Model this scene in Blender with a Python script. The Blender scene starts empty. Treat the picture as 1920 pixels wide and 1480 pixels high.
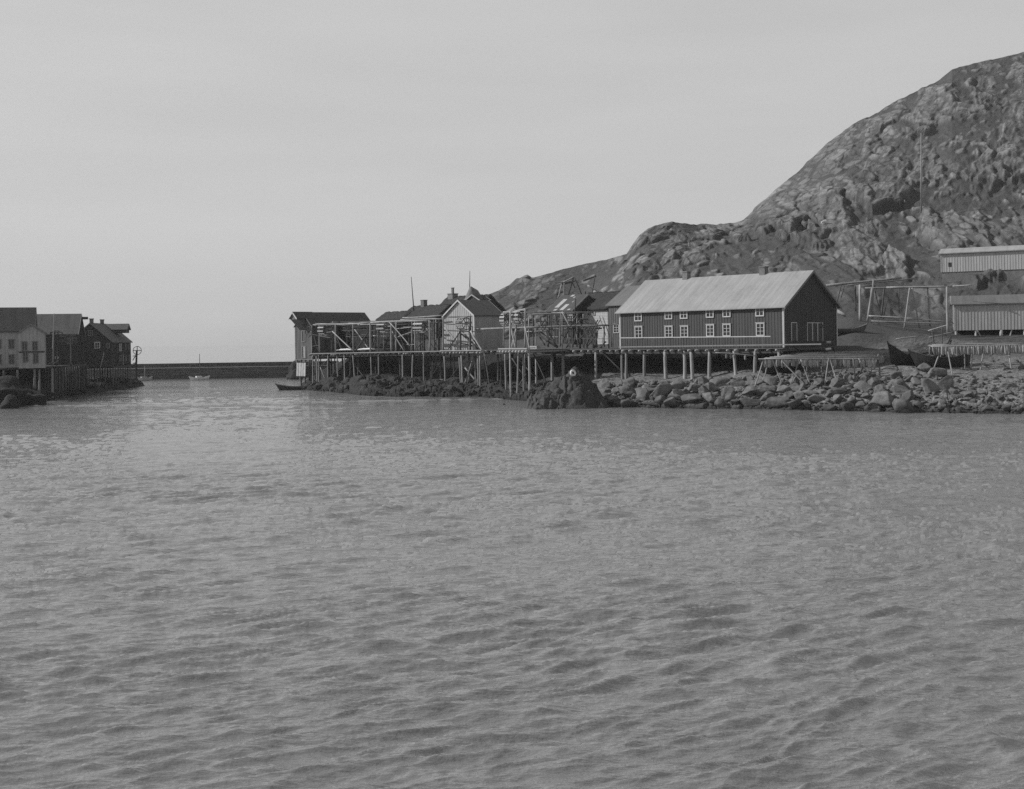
import bpy, math, random
import numpy as np
from mathutils import Vector, Matrix, Euler
random.seed(7); RNG = np.random.RandomState(11)
scene = bpy.context.scene
COL = scene.collection

# ------------------------------------------------------------------ camera model
H = 8.0; FPX = 2185.0; RHO = 0.0155
CR, SR = math.cos(RHO), math.sin(RHO)
TH = math.radians(134.5)
U = Vector((math.cos(TH), math.sin(TH), 0)); V = Vector((-math.sin(TH), math.cos(TH), 0))  # along the quay / towards the water
O = Vector((32.2, 138.0, 0))
def ab(px, py):
    x = px-960; y = 638.4-py
    return x*CR+y*SR, -x*SR+y*CR
def PD(px, py, D):
    a, b = ab(px, py); return Vector((a*D/FPX, D, H+b*D/FPX))
def PZ(px, py, z):
    a, b = ab(px, py); D = (z-H)*FPX/b; return Vector((a*D/FPX, D, z))
def _pl(px, py, n, d):
    a, b = ab(px, py); D = d/(a/FPX*n.x+n.y); return Vector((a*D/FPX, D, H+b*D/FPX))
def QW(px, py, y): return _pl(px, py, V, y+O.dot(V))      # world point on the vertical plane y (m towards the water from the facade)
def SW(px, py, s): return _pl(px, py, U, s+O.dot(U))
def toQ(p): return ((p-O).dot(U), (p-O).dot(V), p.z)

class Frame:
    def __init__(s, o, ang):
        s.o = Vector(o); s.ang = ang
        s.ex = Vector((math.cos(ang), math.sin(ang), 0)); s.ey = Vector((-math.sin(ang), math.cos(ang), 0)); s.ez = Vector((0, 0, 1))
    def __call__(s, x, y, z): return s.o+s.ex*x+s.ey*y+s.ez*z
FQ = Frame(O, TH)

# ------------------------------------------------------------------ noise in numpy
def _h(ix, iy, iz, seed):
    n = (ix.astype(np.int64)*374761393+iy.astype(np.int64)*668265263+iz.astype(np.int64)*2147483647+seed*974634533) & 0xffffffff
    n = ((n ^ (n >> 13))*1274126177) & 0xffffffff
    n = n ^ (n >> 16)
    return (n & 0xffffff)/float(0xffffff)
def vnoise(p, seed=0):
    i = np.floor(p); f = p-i; u = f*f*f*(f*(f*6-15)+10)
    r = 0
    for dx in (0, 1):
        for dy in (0, 1):
            for dz in (0, 1):
                w = (u[:, 0] if dx else 1-u[:, 0])*(u[:, 1] if dy else 1-u[:, 1])*(u[:, 2] if dz else 1-u[:, 2])
                r = r+w*_h(i[:, 0]+dx, i[:, 1]+dy, i[:, 2]+dz, seed)
    return r*2-1
def gnoise2(x, y, seed=0):
    ix, iy = np.floor(x), np.floor(y); fx, fy = x-ix, y-iy
    u = fx*fx*fx*(fx*(fx*6-15)+10); v = fy*fy*fy*(fy*(fy*6-15)+10); z = ix*0
    def g(dx, dy):
        a = _h(ix+dx, iy+dy, z, seed)*2*math.pi; return np.cos(a)*(fx-dx)+np.sin(a)*(fy-dy)
    return ((g(0, 0)*(1-u)+g(1, 0)*u)*(1-v)+(g(0, 1)*(1-u)+g(1, 1)*u)*v)*1.5
def fbm(p, oct=4, seed=0, gain=.5):
    r = 0; a = 1; t = 0
    for k in range(oct):
        r = r+a*vnoise(p*(2.03**k)+k*17.3, seed+k); t += a; a *= gain
    return r/t
def voro(p, seed=0):
    i = np.floor(p); d1 = np.full(len(p), 9.); d2 = np.full(len(p), 9.); idv = np.zeros(len(p))
    for dx in (-1, 0, 1):
        for dy in (-1, 0, 1):
            for dz in (-1, 0, 1):
                cx, cy, cz = i[:, 0]+dx, i[:, 1]+dy, i[:, 2]+dz
                jx = cx+_h(cx, cy, cz, seed); jy = cy+_h(cx, cy, cz, seed+1); jz = cz+_h(cx, cy, cz, seed+2)
                d = np.sqrt((jx-p[:, 0])**2+(jy-p[:, 1])**2+(jz-p[:, 2])**2)
                hid = _h(cx, cy, cz, seed+3)
                m = d < d1
                d2 = np.where(m, d1, np.minimum(d2, d)); idv = np.where(m, hid, idv); d1 = np.where(m, d, d1)
    return d1, d2, idv
def facets(p, seed=0, tilt=1.):
    """angular blocks: every cell is a randomly tilted plane; returns height, gap to the next cell, cell id"""
    i = np.floor(p); n = len(p); d1 = np.full(n, 9.); d2 = np.full(n, 9.); hh = np.zeros(n); idv = np.zeros(n)
    for dx in (-1, 0, 1):
        for dy in (-1, 0, 1):
            for dz in (-1, 0, 1):
                cx, cy, cz = i[:, 0]+dx, i[:, 1]+dy, i[:, 2]+dz
                vx = p[:, 0]-cx-_h(cx, cy, cz, seed); vy = p[:, 1]-cy-_h(cx, cy, cz, seed+1); vz = p[:, 2]-cz-_h(cx, cy, cz, seed+2)
                d = np.sqrt(vx*vx+vy*vy+vz*vz); hid = _h(cx, cy, cz, seed+3)
                g = ((_h(cx, cy, cz, seed+4)-.5)*vx+(_h(cx, cy, cz, seed+5)-.5)*vy+(_h(cx, cy, cz, seed+6)-.5)*vz)*2*tilt+hid-.5
                m = d < d1
                d2 = np.where(m, d1, np.minimum(d2, d)); hh = np.where(m, g, hh); idv = np.where(m, hid, idv); d1 = np.where(m, d, d1)
    return hh, d2-d1, idv
def sstep(x, a, b):
    t = np.clip((x-a)/(b-a), 0, 1); return t*t*(3-2*t)

# ------------------------------------------------------------------ materials
MATS = {}
def nodes(name):
    m = bpy.data.materials.new(name); m.use_nodes = True; nt = m.node_tree; nt.nodes.clear()
    out = nt.nodes.new('ShaderNodeOutputMaterial'); b = nt.nodes.new('ShaderNodeBsdfPrincipled')
    nt.links.new(b.outputs[0], out.inputs[0]); return m, nt, b
def N(nt, t, **kw):
    n = nt.nodes.new(t)
    for k, v in kw.items():
        if k in n.inputs.keys(): n.inputs[k].default_value = v
        else: setattr(n, k, v)
    return n
def math_n(nt, op, a, b=None, clamp=False):
    n = nt.nodes.new('ShaderNodeMath'); n.operation = op; n.use_clamp = clamp
    for k, v in ((0, a), (1, b)):
        if v is None: continue
        if isinstance(v, (int, float)): n.inputs[k].default_value = v
        else: nt.links.new(v, n.inputs[k])
    return n.outputs[0]
def ramp(nt, fac, stops):
    r = nt.nodes.new('ShaderNodeValToRGB'); e = r.color_ramp.elements
    while len(e) > 1: e.remove(e[-1])
    for k, (p, v) in enumerate(stops):
        x = e[0] if k == 0 else e.new(p)
        x.position = p; x.color = (v, v, v, 1)
    nt.links.new(fac, r.inputs[0]); return r.outputs[0]
def mixc(nt, fac, a, b):
    n = nt.nodes.new('ShaderNodeMix'); n.data_type = 'FLOAT'
    for k, v in ((0, fac), (2, a), (3, b)):
        if isinstance(v, (int, float)): n.inputs[k].default_value = v
        else: nt.links.new(v, n.inputs[k])
    return n.outputs[0]
def noise(nt, scale, detail=4, rough=.6, stretch=(1, 1, 1), coord='Object', rot=(0, 0, 0)):
    tc = nt.nodes.new('ShaderNodeTexCoord'); mp = nt.nodes.new('ShaderNodeMapping')
    mp.inputs['Scale'].default_value = stretch; mp.inputs['Rotation'].default_value = rot
    n = nt.nodes.new('ShaderNodeTexNoise'); n.inputs['Scale'].default_value = scale; n.inputs['Detail'].default_value = detail; n.inputs['Roughness'].default_value = rough
    nt.links.new(tc.outputs[coord], mp.inputs[0]); nt.links.new(mp.outputs[0], n.inputs[0]); return n.outputs[0]
def bump(nt, b, hgt, strength=.5, dist=.1):
    n = nt.nodes.new('ShaderNodeBump'); n.inputs['Strength'].default_value = strength; n.inputs['Distance'].default_value = dist
    nt.links.new(hgt, n.inputs['Height']); nt.links.new(n.outputs[0], b.inputs['Normal']); return n
def obj_rand(nt):
    return nt.nodes.new('ShaderNodeObjectInfo').outputs['Random']
def wood(name, lo, hi, rough=.8, scale=1.2, stretch=(3, 3, .25), rnd=.25, fine=18):
    m, nt, b = nodes(name)
    n1 = noise(nt, scale, 5, .65, stretch); n2 = noise(nt, fine, 3, .6, (stretch[0], stretch[1], stretch[2]*.3))
    v = math_n(nt, 'ADD', math_n(nt, 'MULTIPLY', n1, .65), math_n(nt, 'MULTIPLY', n2, .35))
    c = ramp(nt, v, [(.28, lo), (.72, hi)])
    r = math_n(nt, 'ADD', math_n(nt, 'MULTIPLY', obj_rand(nt), rnd), 1-rnd/2)
    c = math_n(nt, 'MULTIPLY', c, r)
    nt.links.new(c, b.inputs['Base Color']); b.inputs['Roughness'].default_value = rough
    b.inputs['Specular IOR Level'].default_value = .25
    bump(nt, b, n2, .35, .02); MATS[name] = m; return m
wood('dark_paint', .040, .078, .75, .8, (2.5, 2.5, .2), 0)
wood('brown_board', .026, .06, .8, .8, (2.5, 2.5, .2), .1)
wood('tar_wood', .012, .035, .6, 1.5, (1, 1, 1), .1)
wood('pale_board', .13, .30, .85, 1.0, (2, 2, .3), 0)
wood('grey_board', .06, .15, .85, 1.0, (2.5, 2.5, .25), 0)
wood('silver_board', .27, .48, .85, 1.0, (2.5, 2.5, .25), 0)
wood('pole_wood', .12, .34, .8, 2.0, (2, 2, .3), .5)
wood('old_pole', .035, .10, .85, 2.0, (2, 2, .3), .5)
wood('deck_wood', .06, .16, .85, 2.0, (1, 1, 1), .3)
wood('white_trim', .32, .52, .7, 2.0, (2, 2, .5), .15)
wood('dull_trim', .12, .24, .7, 2.0, (2, 2, .5), .15)
wood('faded_paint', .24, .44, .8, 1.0, (2, 2, .3), .1)
wood('fish_skin', .16, .40, .6, 6.0, (1, 1, .4), .5)
wood('sail_cloth', .45, .7, .9, 3.0, (1, 1, 1), .1)
wood('plank_pale', .22, .42, .8, 2.0, (1, 1, 1), .2)
wood('iron', .02, .04, .5, 4.0, (1, 1, 1), .1)
wood('white_hull', .5, .7, .5, 2.0, (1, 1, 1), .1)
def roofmat(name, lo, hi, rot, rough=.75, patch=0):
    m, nt, b = nodes(name)
    n1 = noise(nt, 1.0, 5, .6, (2.2, .12, .12)); n2 = noise(nt, .35, 4, .6); n3 = noise(nt, 6, 3, .6, (1, .3, .3))
    v = math_n(nt, 'ADD', math_n(nt, 'ADD', math_n(nt, 'MULTIPLY', n1, .45), math_n(nt, 'MULTIPLY', n2, .35)), math_n(nt, 'MULTIPLY', n3, .2))
    c = ramp(nt, v, [(.3, lo), (.7, hi)])
    nt.links.new(c, b.inputs['Base Color']); b.inputs['Roughness'].default_value = rough; b.inputs['Specular IOR Level'].default_value = .3
    bump(nt, b, n1, .3, .03); MATS[name] = m
roofmat('zinc_roof', .17, .34, 0); roofmat('slate_roof', .035, .075, 0); roofmat('pale_roof', .2, .36, 0); roofmat('board_roof', .05, .11, 0); roofmat('grey_roof', .08, .16, 0)
def stone(name, lo, hi, scale=1.5, rough=.85, tide=False, rnd=.4, bs=.6, bd=.15):
    m, nt, b = nodes(name)
    n1 = noise(nt, scale, 6, .65); n2 = noise(nt, scale*7, 4, .7)
    v = math_n(nt, 'ADD', math_n(nt, 'MULTIPLY', n1, .6), math_n(nt, 'MULTIPLY', n2, .4))
    c = ramp(nt, v, [(.3, lo), (.7, hi)])
    r = math_n(nt, 'ADD', math_n(nt, 'MULTIPLY', obj_rand(nt), rnd), 1-rnd/2)
    c = math_n(nt, 'MULTIPLY', c, r)
    if tide:
        g = nt.nodes.new('ShaderNodeNewGeometry'); sp = nt.nodes.new('ShaderNodeSeparateXYZ'); nt.links.new(g.outputs['Position'], sp.inputs[0])
        tn = nt.nodes.new('ShaderNodeTexNoise'); tn.inputs['Scale'].default_value = .9; nt.links.new(g.outputs['Position'], tn.inputs[0])
        zz = math_n(nt, 'SUBTRACT', sp.outputs[2], math_n(nt, 'MULTIPLY', tn.outputs[0], 1.2))
        t = ramp(nt, math_n(nt, 'MULTIPLY', math_n(nt, 'ADD', zz, .5), .62), [(.05, 1), (.75, 0)])
        c = mixc(nt, t, c, .03)
    nt.links.new(c, b.inputs['Base Color']); b.inputs['Roughness'].default_value = rough; b.inputs['Specular IOR Level'].default_value = .3
    bump(nt, b, v, bs, bd); MATS[name] = m
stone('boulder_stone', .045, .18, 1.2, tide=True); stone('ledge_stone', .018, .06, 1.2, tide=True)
stone('weed_rock', .022, .07, 1.6, rough=.75, rnd=0, bs=.9, bd=.25); stone('crag_stone', .08, .2, .8, rnd=0)
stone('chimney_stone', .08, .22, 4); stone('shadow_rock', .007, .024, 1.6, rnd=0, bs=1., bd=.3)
def turfmat():
    m, nt, b = nodes('turf')
    n1 = noise(nt, .9, 6, .7); n2 = noise(nt, 9, 4, .7)
    v = math_n(nt, 'ADD', math_n(nt, 'MULTIPLY', n1, .5), math_n(nt, 'MULTIPLY', n2, .5))
    nt.links.new(ramp(nt, v, [(.3, .02), (.7, .075)]), b.inputs['Base Color']); b.inputs['Roughness'].default_value = 1; b.inputs['Specular IOR Level'].default_value = .1
    bump(nt, b, v, .9, .25); MATS['turf'] = m
turfmat()
def breakmat():
    m, nt, b = nodes('masonry')
    tc = nt.nodes.new('ShaderNodeTexCoord'); mp = nt.nodes.new('ShaderNodeMapping'); nt.links.new(tc.outputs['Object'], mp.inputs[0])
    mp.inputs['Rotation'].default_value = (math.radians(90), 0, 0)
    br = nt.nodes.new('ShaderNodeTexBrick'); nt.links.new(mp.outputs[0], br.inputs[0])
    br.inputs['Scale'].default_value = 1; br.inputs['Brick Width'].default_value = 1.6; br.inputs['Row Height'].default_value = .55; br.inputs['Mortar Size'].default_value = .04
    br.inputs['Color1'].default_value = (.05, .05, .05, 1); br.inputs['Color2'].default_value = (.1, .1, .1, 1); br.inputs['Mortar'].default_value = (.02, .02, .02, 1)
    n1 = noise(nt, .6, 5, .7); c = math_n(nt, 'MULTIPLY', br.outputs[0], math_n(nt, 'ADD', n1, .4))
    g = nt.nodes.new('ShaderNodeNewGeometry'); sp = nt.nodes.new('ShaderNodeSeparateXYZ'); nt.links.new(g.outputs['Position'], sp.inputs[0])
    t = ramp(nt, math_n(nt, 'MULTIPLY', math_n(nt, 'ADD', sp.outputs[2], n1), .5), [(.2, 1), (.8, 0)])
    c = mixc(nt, t, c, .022)
    nt.links.new(c, b.inputs['Base Color']); b.inputs['Roughness'].default_value = .9
    bump(nt, b, br.outputs[1], -.5, .1); MATS['masonry'] = m
breakmat()
def glassmat():
    m, nt, b = nodes('window_glass')
    nt.links.new(math_n(nt, 'MULTIPLY', noise(nt, .8, 2), .035), b.inputs['Base Color']); b.inputs['Roughness'].default_value = .08
    MATS['window_glass'] = m
glassmat()
def terrainmat():
    m, nt, b = nodes('hill_ground')
    at = nt.nodes.new('ShaderNodeAttribute'); at.attribute_name = 'rock'
    az = nt.nodes.new('ShaderNodeAttribute'); az.attribute_name = 'beach'
    ac = nt.nodes.new('ShaderNodeAttribute'); ac.attribute_name = 'crack'
    n1 = noise(nt, .35, 6, .7); n2 = noise(nt, 2.2, 5, .75); n3 = noise(nt, .9, 5, .7, (1, 1, .35), 'Object', (0, .8, .3))
    rockc = ramp(nt, math_n(nt, 'ADD', math_n(nt, 'MULTIPLY', n3, .6), math_n(nt, 'MULTIPLY', n2, .4)), [(.28, .11), (.5, .18), (.72, .25)])
    rockc = math_n(nt, 'MULTIPLY', rockc, ac.outputs['Fac'])
    heath = ramp(nt, math_n(nt, 'ADD', math_n(nt, 'MULTIPLY', n1, .5), math_n(nt, 'MULTIPLY', n2, .5)), [(.35, .045), (.6, .078), (.75, .13)])
    c = mixc(nt, at.outputs['Fac'], heath, rockc)
    grav = ramp(nt, math_n(nt, 'ADD', math_n(nt, 'MULTIPLY', noise(nt, 2.6, 4, .8), .7), math_n(nt, 'MULTIPLY', n1, .3)), [(.34, .06), (.52, .17), (.68, .34)])
    c = mixc(nt, az.outputs['Fac'], c, grav)
    g = nt.nodes.new('ShaderNodeNewGeometry'); sp = nt.nodes.new('ShaderNodeSeparateXYZ'); nt.links.new(g.outputs['Position'], sp.inputs[0])
    t = ramp(nt, math_n(nt, 'SUBTRACT', math_n(nt, 'ADD', sp.outputs[2], .6), math_n(nt, 'MULTIPLY', n1, 1.2)), [(.1, 1), (.9, 0)])
    c = mixc(nt, t, c, .03)
    ad = nt.nodes.new('ShaderNodeAttribute'); ad.attribute_name = 'deck_shade'; c = mixc(nt, ad.outputs['Fac'], c, .012)  # painted under-deck shade: pulls the ground colour towards black
    nt.links.new(c, b.inputs['Base Color']); b.inputs['Roughness'].default_value = .95; b.inputs['Specular IOR Level'].default_value = .2
    bump(nt, b, n2, .6, .4); MATS['hill_ground'] = m
terrainmat()
def watermat():
    m, nt, b = nodes('sea_water')
    rot = (0, 0, math.radians(-22))
    n1 = noise(nt, 2.2, 3, .55, (.35, 1.4, 1), 'Object', rot); n2 = noise(nt, 9, 3, .6, (.5, 1.2, 1), 'Object', (0, 0, math.radians(-20))); n3 = noise(nt, .5, 3, .6, (.4, 1.2, 1), 'Object', rot)
    gust = ramp(nt, noise(nt, .035, 3, .6, (.5, 1, 1)), [(.35, .45), (.65, 1)])
    hgt = math_n(nt, 'ADD', math_n(nt, 'ADD', math_n(nt, 'MULTIPLY', n1, .12), math_n(nt, 'MULTIPLY', n2, .055)), math_n(nt, 'MULTIPLY', n3, .12))
    hgt = math_n(nt, 'MULTIPLY', hgt, gust)
    b.inputs['Base Color'].default_value = (.17, .17, .17, 1)
    b.inputs['Roughness'].default_value = .04; b.inputs['IOR'].default_value = 2.3
    bump(nt, b, hgt, 1.0, 1.0); MATS['sea_water'] = m
watermat()

# ------------------------------------------------------------------ objects
WM = {}
def tag(o, label=None, cat=None, group=None, kind=None):
    if label: o['label'] = label
    if cat: o['category'] = cat
    if group: o['group'] = group
    if kind: o['kind'] = kind
    return o
def thing(name, label, cat, loc, rz=0, group=None):
    o = bpy.data.objects.new(name, None); o.empty_display_size = .3; COL.objects.link(o)
    o.location = loc; o.rotation_euler = (0, 0, rz)
    WM[o.name] = Matrix.Translation(loc) @ Matrix.Rotation(rz, 4, 'Z')
    return tag(o, label, cat, group)
class MB:
    def __init__(s): s.v = []; s.f = []
    def add(s, vs, fs):
        k = len(s.v); s.v += [Vector(p) for p in vs]; s.f += [tuple(i+k for i in f) for f in fs]; return s
    def hexa(s, p):   # 8 points: bottom 4 ccw, top 4 ccw
        return s.add(p, [(3, 2, 1, 0), (4, 5, 6, 7), (0, 1, 5, 4), (1, 2, 6, 5), (2, 3, 7, 6), (3, 0, 4, 7)])
    def box(s, F, x0, x1, y0, y1, z0, z1):
        return s.hexa([F(x0, y0, z0), F(x1, y0, z0), F(x1, y1, z0), F(x0, y1, z0), F(x0, y0, z1), F(x1, y0, z1), F(x1, y1, z1), F(x0, y1, z1)])
    def beam(s, a, b, w, h=None, up=Vector((0, 0, 1))):
        a, b = Vector(a), Vector(b); h = h or w; d = (b-a).normalized()
        if abs(d.dot(up)) > .98: up = Vector((1, 0, 0))
        x = d.cross(up).normalized()*w/2; y = x.cross(d).normalized()*h/2
        return s.hexa([a-x-y, a+x-y, b+x-y, b-x-y, a-x+y, a+x+y, b+x+y, b-x+y])
    def pole(s, a, b, r0, r1=None, n=8, wob=.0):
        a, b = Vector(a), Vector(b); r1 = r0 if r1 is None else r1; d = (b-a).normalized()
        up = Vector((0, 0, 1)) if abs(d.z) < .9 else Vector((1, 0, 0))
        x = d.cross(up).normalized(); y = x.cross(d).normalized(); L = (b-a).length
        ns = 5 if wob else 1; k = len(s.v); wa, wb = random.uniform(-1, 1)*wob, random.uniform(-1, 1)*wob
        for i in range(ns+1):
            t = i/ns; c = a.lerp(b, t)+(x*wa+y*wb)*math.sin(math.pi*t)*L; r = r0+(r1-r0)*t
            if wob: r *= random.uniform(.92, 1.08)
            for j in range(n): s.v.append(c+(x*math.cos(2*math.pi*j/n)+y*math.sin(2*math.pi*j/n))*r)
        for i in range(ns):
            for j in range(n):
                p, q = k+i*n+j, k+i*n+(j+1) % n; s.f.append((p, q, q+n, p+n))
        s.f.append(tuple(k+j for j in range(n))[::-1]); s.f.append(tuple(k+ns*n+j for j in range(n))); return s
    def prism(s, poly, vec):
        n = len(poly); vec = Vector(vec); poly = [Vector(p) for p in poly]
        return s.add(poly+[p+vec for p in poly], [tuple(range(n))[::-1], tuple(range(n, 2*n))]+[(i, (i+1) % n, n+(i+1) % n, n+i) for i in range(n)])
    def ring(s, c, ax, R, r, n=28, m=8):
        c, ax = Vector(c), Vector(ax).normalized(); up = Vector((0, 0, 1)) if abs(ax.z) < .9 else Vector((1, 0, 0))
        x = ax.cross(up).normalized(); y = x.cross(ax); k = len(s.v)
        for i in range(n):
            t = 2*math.pi*i/n; e = x*math.cos(t)+y*math.sin(t)
            for j in range(m):
                q = 2*math.pi*j/m; s.v.append(c+e*(R+r*math.cos(q))+ax*r*math.sin(q))
        for i in range(n):
            for j in range(m): s.f.append((k+i*m+j, k+((i+1) % n)*m+j, k+((i+1) % n)*m+(j+1) % m, k+i*m+(j+1) % m))
        return s
    def build(s, name, mat, parent=None, smooth=False):
        me = bpy.data.meshes.new(name)
        if parent is not None: W = WM[parent.name]
        else:
            c = sum(s.v, Vector())/len(s.v); W = Matrix.Translation((c.x, c.y, min(p.z for p in s.v)))
        Wi = W.inverted()
        me.from_pydata([Wi @ p for p in s.v], [], s.f); me.validate()
        import bmesh
        bm = bmesh.new(); bm.from_mesh(me); bmesh.ops.recalc_face_normals(bm, faces=bm.faces[:]); bm.to_mesh(me); bm.free()
        if smooth: me.polygons.foreach_set('use_smooth', [True]*len(me.polygons))
        me.materials.append(MATS[mat])
        o = bpy.data.objects.new(name, me); COL.objects.link(o)
        if parent is not None: o.parent = parent; WM[o.name] = W
        else: o.matrix_world = W; WM[o.name] = W
        return o
def pole_obj(name, a, b, r0, r1, mat, parent, wob=.012):
    k = random.uniform(.82, 1.15); return MB().pole(a, b, r0*k, r1*k, 8, wob).build(name, mat, parent, True)

def np_mesh(name, verts, nr, nc, mat, attrs={}, kind='structure', smooth=True):
    idx = np.arange(nr*nc).reshape(nr, nc)
    q = np.stack([idx[:-1, :-1], idx[:-1, 1:], idx[1:, 1:], idx[1:, :-1]], -1).reshape(-1, 4)
    me = bpy.data.meshes.new(name); me.vertices.add(len(verts)); me.vertices.foreach_set('co', verts.astype(np.float32).ravel())
    me.loops.add(q.size); me.loops.foreach_set('vertex_index', q.astype(np.int32).ravel())
    me.polygons.add(len(q)); me.polygons.foreach_set('loop_start', np.arange(0, q.size, 4, dtype=np.int32))
    me.update(calc_edges=True); me.polygons.foreach_set('use_smooth', np.full(len(q), smooth))
    for k, a in attrs.items():
        at = me.attributes.new(k, 'FLOAT', 'POINT'); at.data.foreach_set('value', a.astype(np.float32))
    me.materials.append(MATS[mat]); o = bpy.data.objects.new(name, me); COL.objects.link(o)
    return tag(o, kind=kind)

# ------------------------------------------------------------------ terrain of the right shore and hill
CP = {
 540: [(200, -2.5), (205, -2.5), (210, -2.5), (216, -2.5), (224, -2.5), (232, -2.5), (240, -2.5), (246, -2.5)],
 556: [(199, -1.5), (204, -.8), (209, -.6), (216, -.6), (224, -.6), (232, -.8), (240, -1), (246, -2)],
 572: [(197, -.3), (202, .5), (207, .9), (216, .9), (224, .9), (232, .6), (240, 0), (246, -1)],
 600: [(196, 0), (201, 1), (206, 1.3), (213, 1.5), (224, 2.2), (234, 2.5), (250, 2), (270, 1)],
 650: [(184, 0), (189, 1.1), (195, 1.7), (203, 2.3), (215, 4.5), (226, 5), (245, 4.5), (265, 3)],
 700: [(173, 0), (180, 1.4), (187, 2.3), (194, 2.8), (207, 5.0), (220, 6.2), (235, 7.), (250, 7)],
 770: [(170, 0), (177, 1.2), (184, 2), (191, 2.6), (203, 5.0), (217, 6.4), (232, 7.8), (248, 8.3)],
 830: [(168, 0), (175, 1.1), (180, 1.8), (187, 2.2), (200, 5), (214, 6.4), (230, 9), (248, 11)],
 905: [(165, 0), (171, 1), (176, 1.8), (182, 2.4), (196, 5), (212, 6.4), (225, 9.5), (240, 14)],
 1000: [(151, 0), (157, .9), (163, 1.5), (170, 2), (185, 5), (200, 6.4), (216, 9.5), (240, 16)],
 1100: [(140, 0), (147, 1.2), (153, 2), (158, 2.6), (175, 5), (190, 6.4), (210, 10), (245, 17)],
 1200: [(134, 0), (139, 1.3), (144, 2), (149, 2.6), (166, 4.8), (181, 6.4), (205, 11), (235, 23)],
 1300: [(131, 0), (135, 1.3), (140, 2.2), (146, 2.9), (160, 4.8), (173, 6.4), (205, 13.5), (250, 26)],
 1400: [(129, 0), (131.5, 1.4), (135, 2.6), (139, 3.4), (148, 4.8), (160, 6.2), (195, 13), (250, 28)],
 1500: [(125, 0), (128, 1.4), (132, 2.6), (138, 3.8), (146, 5.2), (157, 6.6), (190, 14), (258, 31.5)],
 1600: [(122, 0), (125, 1.4), (130, 2.7), (137, 4.2), (145, 5.6), (155, 8), (185, 14.5), (262, 34)],
 1700: [(119, 0), (123, 1.5), (129, 3), (136, 4.3), (145, 5.7), (160, 8), (187, 13), (265, 35)],
 1800: [(116.6, 0), (121, 1.5), (128, 2.9), (136, 4.2), (150, 5.7), (168, 8), (190, 15), (265, 36)],
 1920: [(114, 0), (119, 1.5), (127, 3), (136, 4.4), (150, 6), (168, 8.5), (190, 16), (265, 37)],
 2250: [(110, 0), (116, 1.5), (125, 3), (136, 4.5), (150, 6), (168, 9), (190, 17), (265, 39)]}
RIDGE = [(870, 590, 250), (905, 557, 255), (935, 545, 260), (955, 534, 265), (968, 522, 268), (985, 519, 269), (1000, 521, 270), (1015, 517, 272), (1050, 507, 278), (1100, 495, 285), (1150, 485, 288),
 (1176, 479, 290), (1184, 466, 288), (1200, 444, 285), (1215, 431, 285), (1235, 423, 288), (1260, 417, 292), (1285, 418, 298), (1310, 422, 305), (1345, 424, 312), (1378, 421, 318), (1395, 414, 320),
 (1405, 405, 322), (1425, 384, 325), (1450, 360, 328), (1475, 340, 332), (1500, 319, 336), (1530, 291, 340), (1550, 271, 343), (1575, 252, 346), (1600, 234, 349), (1640, 214, 353), (1680, 190, 357),
 (1720, 171, 360), (1760, 152, 364), (1785, 131, 366), (1800, 126, 368), (1865, 112, 372), (1920, 98, 376), (2250, 50, 395)]
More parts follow.
